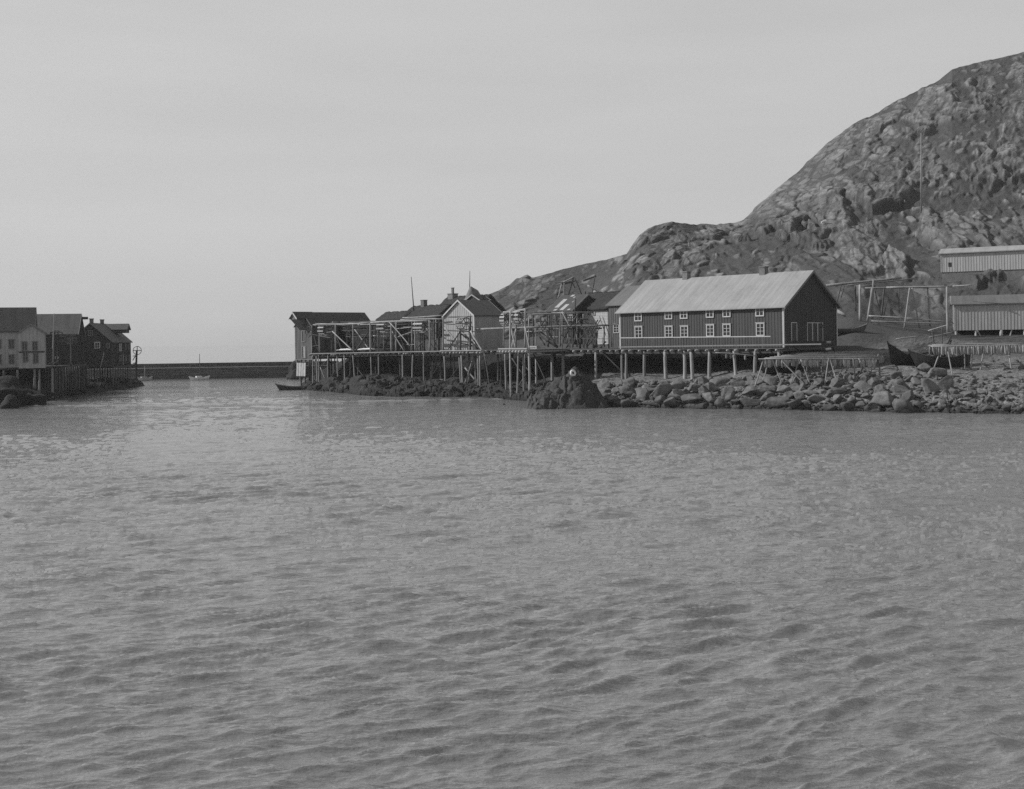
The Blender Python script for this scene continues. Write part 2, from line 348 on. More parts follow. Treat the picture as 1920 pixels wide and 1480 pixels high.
def build_terrain():
    nc = 860; px = np.linspace(541, 2240, nc)
    xs = sorted(CP); seg = [6, 22, 22, 16, 20, 16, 56, 110, 150, 12]
    cpD = np.zeros((11, nc)); cpz = np.zeros((11, nc))
    for k in range(8):
        cpD[k+1] = np.interp(px, xs, [CP[x][k][0] for x in xs]); cpz[k+1] = np.interp(px, xs, [CP[x][k][1] for x in xs])
    rx = [541, 572, 600, 650, 700, 770, 830]; rD = [252, 252, 285, 285, 265, 265, 265]; rz = [-3, -2, -1, 0, 6.5, 8.5, 11.5]
    for (x, y, D) in RIDGE:
        p = PD(x, y, D); rx.append(x); rD.append(D); rz.append(p.z)
    cpD[9] = np.interp(px, rx, rD); cpz[9] = np.interp(px, rx, rz)
    cpD[0] = cpD[1]-9; cpz[0] = cpz[1]-2.5
    cpD[10] = cpD[9]+80; cpz[10] = cpz[9]*.75-4
    kern = np.exp(-.5*(np.arange(-12, 13)/5.)**2); kern /= kern.sum()
    for k in range(9):
        for A in (cpD, cpz): A[k] = np.convolve(np.pad(A[k], 12, mode='edge'), kern, 'valid')
    T = []
    for k, n in enumerate(seg): T += list(k+np.arange(n)/n)
    T.append(10.); T = np.array(T); nr = len(T)
    i = np.minimum(T.astype(int), 9); f = (T-i)[:, None]
    # catmull-rom-ish smooth in t for z, linear for D
    D = cpD[i]*(1-f)+cpD[i+1]*f
    im = np.maximum(i-1, 0); ip = np.minimum(i+2, 10)
    lin = cpz[i]*(1-f)+cpz[i+1]*f
    m0 = (cpz[i+1]-cpz[im])/2; m1 = (cpz[ip]-cpz[i])/2
    cub = (2*f**3-3*f**2+1)*cpz[i]+(f**3-2*f**2+f)*m0+(-2*f**3+3*f**2)*cpz[i+1]+(f**3-f**2)*m1
    low = (T < 8)[:, None]
    z = np.where(low, .5*lin+.5*cub, lin)
    a = (px-960)[None, :]*np.ones((nr, 1)); t = T[:, None]*np.ones((1, nc))
    # column is image column near the horizon: include the roll so the silhouettes land where they are seen
    b = (z-H)*FPX/D
    a = a*CR+(b*CR+a*SR)*SR
    X = a*D/FPX
    P = np.stack([X, D, z], -1).reshape(-1, 3); tt = t.ravel(); pxf = (px[None, :]*np.ones((nr, 1))).ravel()
    hill = sstep(tt, 6.1, 7.2)*sstep(pxf, 800, 980); fade = 1-.55*sstep(tt, 8.55, 9.05)
    # rock blocks: jittered cells on warped coordinates; bedding rises to the right
    w = np.stack([fbm(P*.09, 3, 5), fbm(P*.09+40, 3, 6), fbm(P*.09+80, 3, 7)], -1)
    ca, sa = math.cos(.75), math.sin(.75)
    Rv = np.stack([P[:, 0]*ca+P[:, 2]*sa, P[:, 1], -P[:, 0]*sa+P[:, 2]*ca], -1)
    f1, g1, i1 = facets(Rv*np.array([.040, .010, .085])+w*.25, 31, 1.5)
    f2, g2, i2 = facets(Rv*np.array([.11, .026, .24])+w*.35, 77, 1.5)
    f3, g3, i3 = facets(Rv*np.array([.36, .09, .72])+w*.6, 99, 1.4)
    big = fbm(Rv*np.array([.018, .005, .032])+3, 4, 21)
    med = fbm(Rv*np.array([.10, .03, .22])+9, 5, 22)
    cover = big*1.0+(i1-.5)*.8+sstep(tt, 7.9, 8.7)*.22+.10+(i2-.5)*.8+med*.75+(i3-.5)*.5
    cover -= .35*np.exp(-((tt-8.0)/.07)**2)
    cover += .5*np.exp(-((pxf-1205)/45)**2)*sstep(tt, 7.6, 8.3)
    cover -= .55*(1-sstep(pxf, 1125, 1185))*(1-.9*np.exp(-((pxf-985)/30)**2)*sstep(tt, 7.8, 8.4)); lowf = 1-.6*(1-sstep(pxf, 1110, 1185))
    saddle = np.exp(-((pxf-1320)/75)**2)*sstep(tt, 8.3, 8.7); cover -= .8*saddle
    rock = sstep(cover, -.02, .08)*(.15+.85*sstep(g1, .0, .07))*(.3+.7*sstep(g2, .0, .08))
    strat = vnoise(Rv*np.array([.10, .04, 1.0])+w*.8, 55); strat2 = vnoise(Rv*np.array([.25, .08, 2.6])+w*1.5, 56)
    crack = (.82+.5*(i2-.5)+.45*(i3-.5))*(1-.38*sstep(-strat, .25, .5)-.22*sstep(-strat2, .25, .5))*(.35+.65*sstep(g3, .0, .12))
    crack = np.clip(crack, .32, 1.2)
    on = sstep(cover, -.06, .12); upk = 1-.35*sstep(tt, 8.0, 8.4)
    disp = on*(upk*(.55+1.5*f1+.8*f2)+.30*f3+.20*strat+.1*strat2-.5*(1-sstep(g1, 0, .08))-.3*(1-sstep(g2, 0, .10)))+(1-on)*(fbm(P*.5, 4, 93)*.45+.28*f3)+fbm(P*.05, 3, 91)*1.0+fbm(P*.9, 3, 92)*.14
    # loose angular stones in the heath
    st = (i3 > .78)*(1-on)*sstep(tt, 6.6, 7.3)*sstep(g3, .05, .25)
    rock = np.maximum(rock, st); disp = disp+st*.35
    disp = disp*hill*fade*lowf
    dg = np.where(disp > -.3, disp, -.3+.25*(disp+.3)).reshape(nr, nc)
    for _ in range(1):
        dg = (np.pad(dg, ((1, 1), (0, 0)), mode='edge')[:-2]+2*dg+np.pad(dg, ((1, 1), (0, 0)), mode='edge')[2:])/4
        dg = (np.pad(dg, ((0, 0), (1, 1)), mode='edge')[:, :-2]+2*dg+np.pad(dg, ((0, 0), (1, 1)), mode='edge')[:, 2:])/4
    disp = dg.ravel()
    nrm = np.array([-.30, -.62, .72])
    P2 = P+disp[:, None]*nrm[None, :]
    # beach and foreshore roughness
    sh = (1-sstep(tt, 5.4, 6.3))
    h1, hg1, bid = facets(P*np.array([.36, .30, .0])+w*.3, 151, 1.5); h2, hg2, bid2 = facets(P*np.array([.95, .8, .0])+w*.5, 161, 1.5)
    stones = np.clip(.55+.9*h1+.3*h2-.5*(1-sstep(hg1, 0, .12))-.2*(1-sstep(hg2, 0, .15)), -.3, 1.6)
    ledge = 1-sstep(pxf, 1000, 1140)
    P2[:, 2] += sh*(fbm(P*.35, 4, 61)*.35+fbm(P*1.5, 3, 62)*.09+stones*(.30*(1-sstep(tt, 2.2, 3.2))+.34*ledge*(1-sstep(tt, 3.2, 4.2))))*sstep(tt, .3, 1.1)*sstep(pxf, 560, 590)
    grassy = sstep(pxf, 1540, 1600)*sstep(tt+.5*fbm(P*.08, 3, 63), 4.7, 5.1)
    rightb = sstep(pxf, 1380, 1500)
    beach = np.maximum((1-ledge)*(1-sstep(tt, 3.9, 4.6))*.85, rightb*(1-sstep(tt+.6*fbm(P*.06, 3, 64), 4.1, 4.9)))
    beach = beach*(1-grassy)
    rock = np.maximum(rock*hill, (1-sstep(tt, 5.0, 5.6))*.9*(1-beach)*(1-rightb)*.6)
    bare = sstep(fbm(P*.1, 3, 65), .05, .3)*sstep(pxf, 1600, 1680)*sstep(tt, 4.3, 4.8)*(1-sstep(tt, 5.5, 6.2)); rock = np.maximum(rock, bare*.8)
    deck_shade = np.maximum(.72*(1-sstep(pxf, 1000, 1060))*(1-sstep(tt, 5.7, 6.0)), .93*sstep(tt, 2.9, 3.4)*(1-sstep(pxf, 1000, 1060))*(1-sstep(tt, 5.7, 6.0)), (1-sstep(pxf, 1395, 1425))*sstep(tt+.25*fbm(P*.15, 3, 66), 2.9, 3.4)*(1-sstep(tt, 5.7, 6.0)))  # shade under quay and piers painted into the ground, plus dark ledge rock
    o = np_mesh('hillside', P2, nr, nc, 'hill_ground', smooth=False, attrs={'rock': rock, 'beach': beach, 'crack': np.where(tt > 6.0, crack, .8), 'deck_shade': deck_shade})
    return P2.reshape(nr, nc, 3), px, T
TG, TPX, TT = build_terrain()
def tpt(px, t):
    i = int(np.clip(np.searchsorted(TPX, px), 1, len(TPX)-1)); j = int(np.clip(np.searchsorted(TT, t), 0, len(TT)-1))
    return Vector(TG[j, i])
def ground(px, D):
    i = int(np.clip(np.searchsorted(TPX, px), 1, len(TPX)-1)); c = TG[:, i]
    return float(np.interp(D, c[:, 1], c[:, 2]))
def gz(p):
    return ground(960+p.x*FPX/p.y, p.y)

# left shore
def left_shore():
    LC = {-420: [(135, 0), (142, 2), (175, 5), (240, 8)], -150: [(146, 0), (153, 1.6), (175, 4), (240, 6)], 25: [(157, 0), (164, 1.4), (180, 3), (215, 3)], 90: [(176, 0), (182, 1.2), (196, 2.3), (225, 2.3)], 160: [(197, 0), (203, 1.2), (212, 1.8), (238, 1.5)],
          210: [(212, 0), (216, 1.2), (224, 1.6), (240, 1.2)], 255: [(226, 0), (229, 1.0), (234, 1.2), (242, .8)], 266: [(231, -.4), (234, .2), (238, .2), (243, -.5)], 285: [(231, -2), (234, -2), (238, -2), (244, -2)]}
    nc = 300; px = np.linspace(-400, 284, nc); xs = sorted(LC); seg = [5, 26, 40, 20, 8]
    cD = np.zeros((6, nc)); cz = np.zeros((6, nc))
    for k in range(4):
        cD[k+1] = np.interp(px, xs, [LC[x][k][0] for x in xs]); cz[k+1] = np.interp(px, xs, [LC[x][k][1] for x in xs])
    cD[0] = cD[1]-8; cz[0] = cz[1]-2.5; cD[5] = cD[4]+25; cz[5] = -2
    T = []
    for k, n in enumerate(seg): T += list(k+np.arange(n)/n)
    T.append(5.); T = np.array(T); nr = len(T); i = np.minimum(T.astype(int), 4); f = (T-i)[:, None]
    D = cD[i]*(1-f)+cD[i+1]*f; z = cz[i]*(1-f)+cz[i+1]*f
    X = (px-960)[None, :]*D/FPX
    P = np.stack([X, D, z], -1).reshape(-1, 3)
    b1, b2, bid = voro(P*np.array([.6, .5, 0]), 251)
    P[:, 2] += (np.sqrt(np.clip(1-(b1/.65)**2, 0, 1))*.7*bid+fbm(P*.5, 3, 261)*.35)*np.repeat(sstep(T, .4, 1.2), nc)*sstep(np.tile(px, nr), 285, 255)
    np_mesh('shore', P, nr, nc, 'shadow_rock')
left_shore()

# ------------------------------------------------------------------ sea
def sea():
    aa = np.concatenate([np.linspace(-3200, -1120, 160)[:-1], np.linspace(-1120, 1120, 1000), np.linspace(1120, 3200, 160)[1:]]); na = len(aa)
    bb = np.concatenate([np.geomspace(6000, 1150, 60)[:-1], np.arange(1150, 300, -1.7), np.arange(300, 110, -.9), np.arange(110, 40, -.5), np.arange(40, 18, -1.0), np.array([15, 12, 9, 6, 4, 2.5, 1.4, .7])]); nb = len(bb)
    D = (H*FPX/bb); dD = np.abs(np.gradient(D))
    X = (aa[None, :]*D[:, None]/FPX).ravel(); Y = np.repeat(D, na); sp = np.repeat(dD, na)
    z = np.zeros_like(X); dx = np.zeros_like(X); dy = np.zeros_like(X)
    gust = .72+.55*fbm(np.stack([X*.045, Y*.07, X*0], -1), 3, 401)
    R = np.random.RandomState(5)
    for k in range(110):
        lam = .26*(2.4/.26)**(R.rand()); th = math.radians(112)+R.randn()*math.radians(14)
        st = .036*(1 if lam < 1.0 else (1.0/lam)**.7)
        A = st*lam/(2*math.pi); kx, ky = math.cos(th)*2*math.pi/lam, math.sin(th)*2*math.pi/lam
        w = sstep(lam/sp, 1.7, 3.2)*A*gust
        ph = kx*X+ky*Y+R.rand()*6.283
        z += w*np.cos(ph); s = np.sin(ph)*w*.6; dx -= s*math.cos(th); dy -= s*math.sin(th)
    # short steep wavelets with sharp crests
    for (ca_, lc, la, A, sd) in ((-.38, 2.6, .55, .075, 411), (-.26, 1.5, .30, .040, 421), (-.46, 5.0, 1.0, .080, 431), (-.14, .85, .17, .019, 441), (-.33, 9., 2.1, .045, 451), (-.55, 3.4, .7, .05, 461)):
        c_, s_ = math.cos(ca_), math.sin(ca_)
        u = (X*c_-Y*s_)/lc; v_ = (X*s_+Y*c_)/la
        sd += 1007; n_ = gnoise2(u+sd*.37, v_+gnoise2(u*.5, v_*.35, sd+3)*1.1, sd)
        z += 1.3*A*np.clip(1-np.abs(n_)*1.25, 0, 1)**1.8*sstep(la/sp, .9, 2.0)*np.clip(gust, .15, 1.4)
    P = np.stack([X+dx, Y+dy, z], -1)
    np_mesh('sea', P, nb, na, 'sea_water')
    # sea all round and beyond, a few cm lower
    R2 = 9000
    MB().add([(-R2, -400, -.3), (R2, -400, -.3), (R2, R2, -.3), (-R2, R2, -.3)], [(0, 1, 2, 3)]).build('sea_bed', 'sea_water')['kind'] = 'structure'
sea()

# ------------------------------------------------------------------ building helpers
def window(F, x, z, w, h, cols, rows, par, face='y', yoff=0., fmat='white_trim', fw=.1, sill=True, name='window'):
    """window on the plane y=yoff (normal +y) or, face='x-', on the plane x=yoff (normal -x), face='x+' normal +x"""
    def B(m, u0, u1, d0, d1, z0, z1):
        if face == 'y': m.box(F, u0, u1, yoff+d0, yoff+d1, z0, z1)
        elif face == 'x-': m.box(F, yoff-d1, yoff-d0, u0, u1, z0, z1)
        else: m.box(F, yoff+d0, yoff+d1, u0, u1, z0, z1)
    m = MB(); x0, x1 = x-w/2, x+w/2
    B(m, x0, x0+fw, .0, .09, z, z+h); B(m, x1-fw, x1, .0, .09, z, z+h)
    B(m, x0+fw, x1-fw, .0, .09, z+h-fw, z+h); B(m, x0+fw, x1-fw, .0, .09, z, z+fw)
    if sill: B(m, x0-.06, x1+.06, .0, .13, z+h, z+h+.06)
    mw = .05
    for k in range(1, cols):
        u = x0+fw+(w-2*fw)*k/cols; B(m, u-mw*.8, u+mw*.8, .01, .075, z+fw, z+h-fw)
    for k in range(1, rows):
        v = z+fw+(h-2*fw)*k/rows
        for c in range(cols):
            ua = x0+fw+(w-2*fw)*c/cols+(mw*.8 if c else 0); ub = x0+fw+(w-2*fw)*(c+1)/cols-(mw*.8 if c < cols-1 else 0)
            B(m, ua, ub, .012, .06, v-mw*.5, v+mw*.5)
    o = m.build(name, fmat, par)
    p = MB(); B(p, x0+fw*.5, x1-fw*.5, .004, .03, z+fw*.5, z+h-fw*.5); p.build('pane', 'window_glass', o)
    return o

def house(th, F, L, W, h, rise, wall='dark_paint', roof='slate_roof', oe=.35, og=.35, batten=.42, bw=.06, verge='white_trim', corner=None, thick=.14, turf=False, board='v', corner_at=((0, 0), (1, 0), (0, 1), (1, 1)), vergew=.2):
    """ridge along x 0..L, front wall y=0, back y=-W, floor z=0 of F"""
    m = MB()
    pent = [(0, 0), (-W, 0), (-W, h), (-W/2, h+rise), (0, h)]
    m.prism([F(0, y, z) for y, z in pent], F.ex*L)
    def ht(y): return h+rise*(1-abs(y+W/2)/(W/2))
    if board == 'v':
        n = max(2, int(L/batten))
        for k in range(n+1):
            x = L*k/n; x0, x1 = max(0, x-bw/2), min(L, x+bw/2)
            m.box(F, x0, x1, 0, .035, 0, h); m.box(F, x0, x1, -W-.035, -W, 0, h)
        n = max(2, int(W/batten))
        for k in range(1, n):
            y = -W*k/n; z1 = min(ht(y-bw/2), ht(y+bw/2))-.02
            m.box(F, -.035, 0, y-bw/2, y+bw/2, 0, z1); m.box(F, L, L+.035, y-bw/2, y+bw/2, 0, z1)
    else:
        n = int(h/.22)
        for k in range(n):
            z = h*k/n
            m.hexa([F(0, 0, z), F(L, 0, z), F(L, .045, z), F(0, .045, z), F(0, 0, z+h/n-.005), F(L, 0, z+h/n-.005), F(L, .008, z+h/n-.005), F(0, .008, z+h/n-.005)])
            m.hexa([F(-.045, -W, z), F(0, -W, z), F(0, 0, z), F(-.045, 0, z), F(-.008, -W, z+h/n-.005), F(0, -W, z+h/n-.005), F(0, 0, z+h/n-.005), F(-.008, 0, z+h/n-.005)])
    m.build('wall', wall, th)
    sl = rise/(W/2)
    r = MB()
    for sgn in (1, -1):
        ye = -W/2+sgn*(W/2+oe); ze = h-oe*sl
        nx, ny = (max(8, int(L*2)), 10) if turf else (1, 1)
        k = len(r.v)
        def P(i, j, up):
            x = -og+(L+2*og)*i/nx; t = j/ny; y = -W/2+(ye+W/2)*t; z = h+rise+.03+(ze-h-rise)*t
            return F(x, y, z+(thick+(random.uniform(-.1, .12) if turf else 0) if up else 0))
        for up in (0, 1):
            for i in range(nx+1):
                for j in range(ny+1): r.v.append(P(i, j, up))
        g = lambda i, j, up: k+up*(nx+1)*(ny+1)+i*(ny+1)+j
        for i in range(nx):
            for j in range(ny):
                r.f.append((g(i, j, 1), g(i+1, j, 1), g(i+1, j+1, 1), g(i, j+1, 1))); r.f.append((g(i, j, 0), g(i, j+1, 0), g(i+1, j+1, 0), g(i+1, j, 0)))
            r.f.append((g(i, ny, 0), g(i, ny, 1), g(i+1, ny, 1), g(i+1, ny, 0))); r.f.append((g(i, 0, 0), g(i+1, 0, 0), g(i+1, 0, 1), g(i, 0, 1)))
        for j in range(ny):
            r.f.append((g(0, j, 0), g(0, j, 1), g(0, j+1, 1), g(0, j+1, 0))); r.f.append((g(nx, j, 0), g(nx, j+1, 0), g(nx, j+1, 1), g(nx, j, 1)))
    ro = r.build('roof', roof, th, smooth=turf)
    if verge:
        for x0, x1 in ((-og-.05, -og), (L+og, L+og+.05)):
            b = MB()
            for sgn in (1, -1):
                ye = -W/2+sgn*(W/2+oe); ze = h-oe*sl; c = thick+.05
                b.prism([F(x0, -W/2, h+rise+c-vergew-.02), F(x0, ye, ze+c-vergew-.02), F(x0, ye, ze+c), F(x0, -W/2, h+rise+c)], F.ex*(x1-x0))
            b.build('bargeboard', verge, th)
    if corner:
        for i, j in corner_at:
            x = L*i; y = -W*j; b = MB()
            b.box(F, x-(.05 if i == 0 else .15), x+(.15 if i == 0 else .05), y-.15 if j == 0 else y-.05, y+.05 if j == 0 else y+.15, 0, h-.02)
            b.build('corner_board', corner, th)
    return ro
def chimney(F, x, y, z0, z1, w, par, mat='chimney_stone'):
    m = MB(); m.box(F, x-w/2, x+w/2, y-w/2, y+w/2, z0, z1-.15); m.box(F, x-w/2-.07, x+w/2+.07, y-w/2-.07, y+w/2+.07, z1-.15, z1)
    return m.build('chimney', mat, par)

# ================================================================== MAIN HOUSE
FL = 6.66
FM = Frame(FQ(0, 0, FL), TH)
mh = thing('warehouse', 'long dark boarded warehouse with pale roof and two rows of white windows', 'warehouse', FQ(0, 0, FL), TH)
roof = house(mh, FM, 25.3, 12.2, 4.97, 4.2, 'dark_paint', 'zinc_roof', .45, .45, .42, .07, verge='dull_trim', corner='white_trim', corner_at=((0, 0), (1, 0), (0, 1)), thick=.12, vergew=.3)
for px, pb, pt in ((1287, 524, 511), (1432, 517, 503)):
    p = QW(px, 518, -6.1); s = toQ(p)[0]; chimney(FM, s, -6.1, 4.97+4.2-.3, 4.97+4.2+1.0, .8, roof)
for x0, x1, yu0, yu1, xl0, xl1, yl0, yl1 in ((1190, 1204, 585, 602.7, 1190.7, 1205, 612, 634.5), (1247, 1261, 582.6, 599, 1247, 1261.7, 611.5, 633.5), (1275.5, 1289.6, 581.8, 598, 1276.3, 1291, 611, 633),
                    (1324, 1338.7, 579.5, 596, 1324.6, 1339.6, 608.5, 631.5), (1355.4, 1370.4, 578, 595, 1355.4, 1370.6, 607.5, 631), (1417, 1433, 575.5, 593.5, 1418, 1434, 605.5, 630)):
    for (a0, a1, t0, t1, rows) in ((x0, x1, yu0, yu1, 2), (xl0, xl1, yl0, yl1, 3)):
        sa, sb = toQ(QW(a0, t0, 0))[0], toQ(QW(a1, t0, 0))[0]; zt = QW((a0+a1)/2, t0, 0).z-FL; zb = QW((a0+a1)/2, t1, 0).z-FL
        window(FM, (sa+sb)/2, zb, abs(sa-sb), zt-zb, 2, rows, mh, 'y', .03, fw=.13)
for x0, x1, y0, y1, n in ((1483, 1493, 606, 640, 1), (1512.6, 1541.5, 606.5, 640, 3)):
    ya, yb = toQ(SW(x0, y0, 0))[1], toQ(SW(x1, y0, 0))[1]; zt = SW(x0, y0, 0).z-FL; zb = SW(x0, y1, 0).z-FL
    m = MB(); w = .11
    for k in range(n+1):
        y = ya+(yb-ya)*k/n; m.box(FM, -.09, -.02, y-w/2*(1.6 if 0 < k < n else 1), y+w/2*(1.6 if 0 < k < n else 1), zb, zt)
    m.box(FM, -.095, -.02, yb-w/2, ya+w/2, zt, zt+w)
    o = m.build('door_frame', 'white_trim', mh)
    for k in range(n):
        d0, d1 = ya+(yb-ya)*k/n, ya+(yb-ya)*(k+1)/n
        MB().box(FM, -.05, -.005, d1+.08, d0-.08, zb, zt).build('door_leaf', 'dark_paint', o)

# ================================================================== QUAY under the warehouse
def post_at(px0, py0, px1, py1, y, r, par, mat='pole_wood', down=.7, name='post', ytop=None):
    a = QW(px0, py0, y if ytop is None else ytop); b = QW(px1, py1, y); d = (b-a).normalized()
    return pole_obj(name, a, b+d*down, r*.92, r*1.08, mat, par)
def joists(par, s0, s1, step, y0, y1, z, r=.13, mat='pole_wood'):
    s = s0
    while s < s1:
        MB().pole(FQ(s, y0+random.uniform(-.2, .2), z), FQ(s, y1, z), r*random.uniform(.8, 1.15), r, 8, .004).build('joist', mat, par, True); s += step*random.uniform(.8, 1.2)
qu = thing('timber_quay', 'broad timber quay on stout poles carrying the long dark warehouse', 'quay', FQ(10, 0, 2.5), TH)
m = MB()
for y in np.arange(-13, 1.6, .24):
    m.box(FQ, -.9+random.uniform(-.1, .1), 56.5+random.uniform(-.2, .2), y, y+.225, 6.52, 6.6)
m.build('deck', 'deck_wood', qu)
for y in (1.2, -4, -9): MB().beam(FQ(-.6, y, 6.12), FQ(56, y, 6.12), .25, .25).build('beam', 'old_pole', qu)
joists(qu, 0, 56, 1.35, 1.9, -3, 6.37, .14)
for args in ((1035.5, 662, 1036, 714), (1056, 660, 1056.5, 713), (1117.2, 660, 1117.6, 713), (1166, 659, 1168, 722), (1174.6, 657, 1174.6, 720), (1208.5, 657, 1208.6, 714), (1247.3, 657, 1249.6, 715),
             (1283.4, 657, 1283.8, 713), (1296, 656, 1298.7, 718), (1330.8, 656, 1330.4, 715), (1376, 655, 1380.2, 708), (1416.4, 655, 1415.4, 704), (1461, 655, 1461, 676)):
    post_at(*args, 1.2, .21, qu)
for args in ((1096, 664, 1096, 708), (1136, 664, 1136, 708), (1216, 668, 1216, 703), (1312, 668, 1312, 698)): post_at(*args, -4.0, .17, qu, 'old_pole')
for s, y in ((-.4, -4), (-.4, -8.2), (5, -8), (15, -8), (25, -8), (35, -8), (45, -8), (8, -4), (50, -4)):
    p = FQ(s, y, 6.1); pole_obj('post', p, Vector((p.x, p.y, gz(p)-.4)), .19, .21, 'old_pole', qu)
MB().pole(QW(1128, 659, 1.4), QW(1168, 699, .8), .1, .1).build('brace', 'old_pole', qu)
rl = MB(); rl.beam(QW(1049, 636, 1.5), QW(1163, 634, 1.5), .09, .07); rl.build('handrail', 'old_pole', qu)
MB().beam(QW(1163, 633.8, 1.5), QW(1445, 631, 1.5), .13, .11).build('handrail', 'white_trim', qu)
MB().beam(QW(1160, 651, 1.5), QW(1540, 645.5, 1.5), .06, .14).build('kerb', 'dull_trim', qu)
for px in (1054, 1068, 1084, 1096, 1111, 1130, 1148, 1168.5, 1194.5, 1210.7, 1224, 1252.6, 1281.4, 1306, 1336.5, 1355.5, 1381.5, 1400.5, 1430):
    a = QW(px, 633, 1.5); s = toQ(a)[0]
    MB().beam(FQ(s, 1.5, 6.6), FQ(s+random.uniform(-.15, .15), 1.5, a.z), .07, .08).build('baluster', 'dull_trim', qu)

# ================================================================== RIGHT PLATFORM with the two reels
def reel(c, R, w, label, nsl=12, ax=None, slat=.2, mat='plank_pale', skip=()):
    ax = ax or U; c = Vector(c); ang = math.atan2(ax.y, ax.x)
    t = thing('net_reel', label, 'net reel', c-Vector((0, 0, R)), ang, 'net drying reels on the piers')
    up = Vector((0, 0, 1)); side = ax.cross(up).normalized()
    MB().pole(c-ax*(w/2+.25), c+ax*(w/2+.25), .07, .07).build('axle', 'old_pole', t)
    for sg in (-1, 1):
        cc = c+ax*sg*w*.42
        o = MB().ring(cc, ax, R*.9, .05, 24, 6).build('rim', 'old_pole', t, True)
        for k in range(4):
            a = math.pi*k/4; e = side*math.cos(a)+up*math.sin(a); MB().beam(cc-e*R*.88, cc+e*R*.88, .07, .05, ax).build('spoke', 'old_pole', t)
    for k in range(nsl):
        a = 2*math.pi*(k+.3)/nsl; e = side*math.cos(a)+up*math.sin(a); tn = ax.cross(e)
        MB().beam(c+e*R-ax*w/2, c+e*R+ax*w/2, slat*1.25, .06, e).build('slat', mat, t)
    return t
pr = thing('timber_pier', 'slender tall pier with its feet in the water behind the white-ringed rock', 'pier', QW(965, 745, 9))
def yd(y): return y
A = QW(943, 658, 9); B_ = QW(994, 655.5, 9); sA, sB = toQ(A)[0], toQ(B_)[0]; zP = (A.z+B_.z)/2
m = MB()
for k in range(int((9.8-1.6)/.26)):
    y = 1.6+k*.26; m.box(FQ, sB-.2+random.uniform(-.1, .1), sA+.2+random.uniform(-.1, .1), y, y+.23, zP-.02, zP+.07)
m.build('deck', 'deck_wood', pr)
s = sB
while s < sA+.1:
    MB().pole(FQ(s, 9.9, zP-.17), FQ(s, 1.6, zP-.17), .16, .13, 8, .004).build('joist', 'plank_pale', pr, True); s += .62
MB().beam(FQ(sB-.1, 9.7, zP+.2), FQ(sA+.2, 9.7, zP+.2), .12, .16).build('edge_beam', 'plank_pale', pr)
MB().beam(FQ(sB-.1, 9.2, zP-.42), FQ(sA+.2, 9.2, zP-.42), .2, .2).build('beam', 'old_pole', pr)
for a in ((947, 661, 949.4, 731, 6.5), (972, 660, 970, 746, 9.3), (981.3, 660, 983, 742, 8), (991.6, 659, 993, 742, 9.3), (984, 665, 984.5, 738, 5), (1005, 672, 1005.4, 722, 3)):
    post_at(*a, .14, pr)
pole_obj('mast', QW(957.2, 583.5, 9.6), QW(958.4, 755, 9.6), .12, .15, 'plank_pale', pr)
for a in ((944.8, 586, 944.2, 655, 9.3), (967.8, 582, 967.2, 654, 5.5), (984.8, 579, 984.2, 653, 9.3)):
    pole_obj('upright', QW(a[0], a[1], a[4]), QW(a[2], a[3], a[4]), .11, .12, 'pole_wood', pr)
for a in ((957.4, 607, 967.2, 654, 9.5), (984.3, 612, 993.2, 657, 9.5), (967.5, 618, 959.5, 653, 6), (1000, 663, 1026, 721, 4), (986, 702, 973, 724, 8), (960, 672, 988, 713, 5)):
    pole_obj('brace', QW(a[0], a[1], a[4]), QW(a[2], a[3], a[4]), .1, .11, 'plank_pale' if a[1] < 640 else 'old_pole', pr)
for a in ((943.5, 585.3, 958.5, 584, 9.5), (965.5, 583.3, 985.6, 579.3, 9.3)):
    MB().beam(QW(a[0], a[1], a[4]), QW(a[2], a[3], a[4]), .15, .15).build('top_beam', 'plank_pale', pr)
MB().pole(QW(985, 580, 9.3), QW(1005.5, 576.5, 4), .1, .1).build('top_beam', 'pole_wood', pr)
reel(QW(949.5, 599.5, 8.6), .92, .9, 'smaller slatted net reel on the left upright of the tall slender pier')
reel(QW(974.5, 596, 8.4), 1.0, 1.25, 'larger slatted net reel between the right uprights of the tall slender pier')

# ================================================================== CENTRE PLATFORM
pc = thing('timber_pier', 'wide timber platform on raking poles before the small pale gabled house', 'pier', QW(870, 735, 2), TH)
sA, sB = toQ(QW(829, 661, 2.4))[0], toQ(QW(906, 660, 2.4))[0]; zc = QW(868, 659, 2.4).z
m = MB()
for k in range(28):
    y = -4.5+k*.26; m.box(FQ, sB+random.uniform(-.2, .2), sA+random.uniform(-.2, .2), y, y+.235, zc-.05, zc+.03)
m.build('deck', 'deck_wood', pc)
s = sB
while s < sA:
    MB().pole(FQ(s, 2.9+random.uniform(-.1, .2), zc-.22), FQ(s, -3, zc-.22), .17*random.uniform(.75, 1.1), .14, 8, .004).build('joist', 'pole_wood', pc, True); s += .75*random.uniform(.85, 1.2)
MB().beam(FQ(sB, 2.8, zc+.13), FQ(sA, 2.8, zc+.1), .1, .14).build('edge_beam', 'plank_pale', pc)
for a in ((833, 668, 835, 739, 2.4), (851.6, 666, 851.3, 713, -2.), (861, 667, 865.2, 730, 2.2), (865, 667, 868.7, 736, 2.6), (879, 667, 878, 712, -2), (890.2, 667, 893, 724, 1), (896, 666, 898, 735, 2.), (900, 666, 902, 737, 2.6), (933, 668, 933.5, 722, 0), (826.6, 664, 826.5, 712, -1.5)):
    post_at(*a, .14, pc)
post_at(909, 668, 918.5, 728, 2.4, .13, pc, 'old_pole')
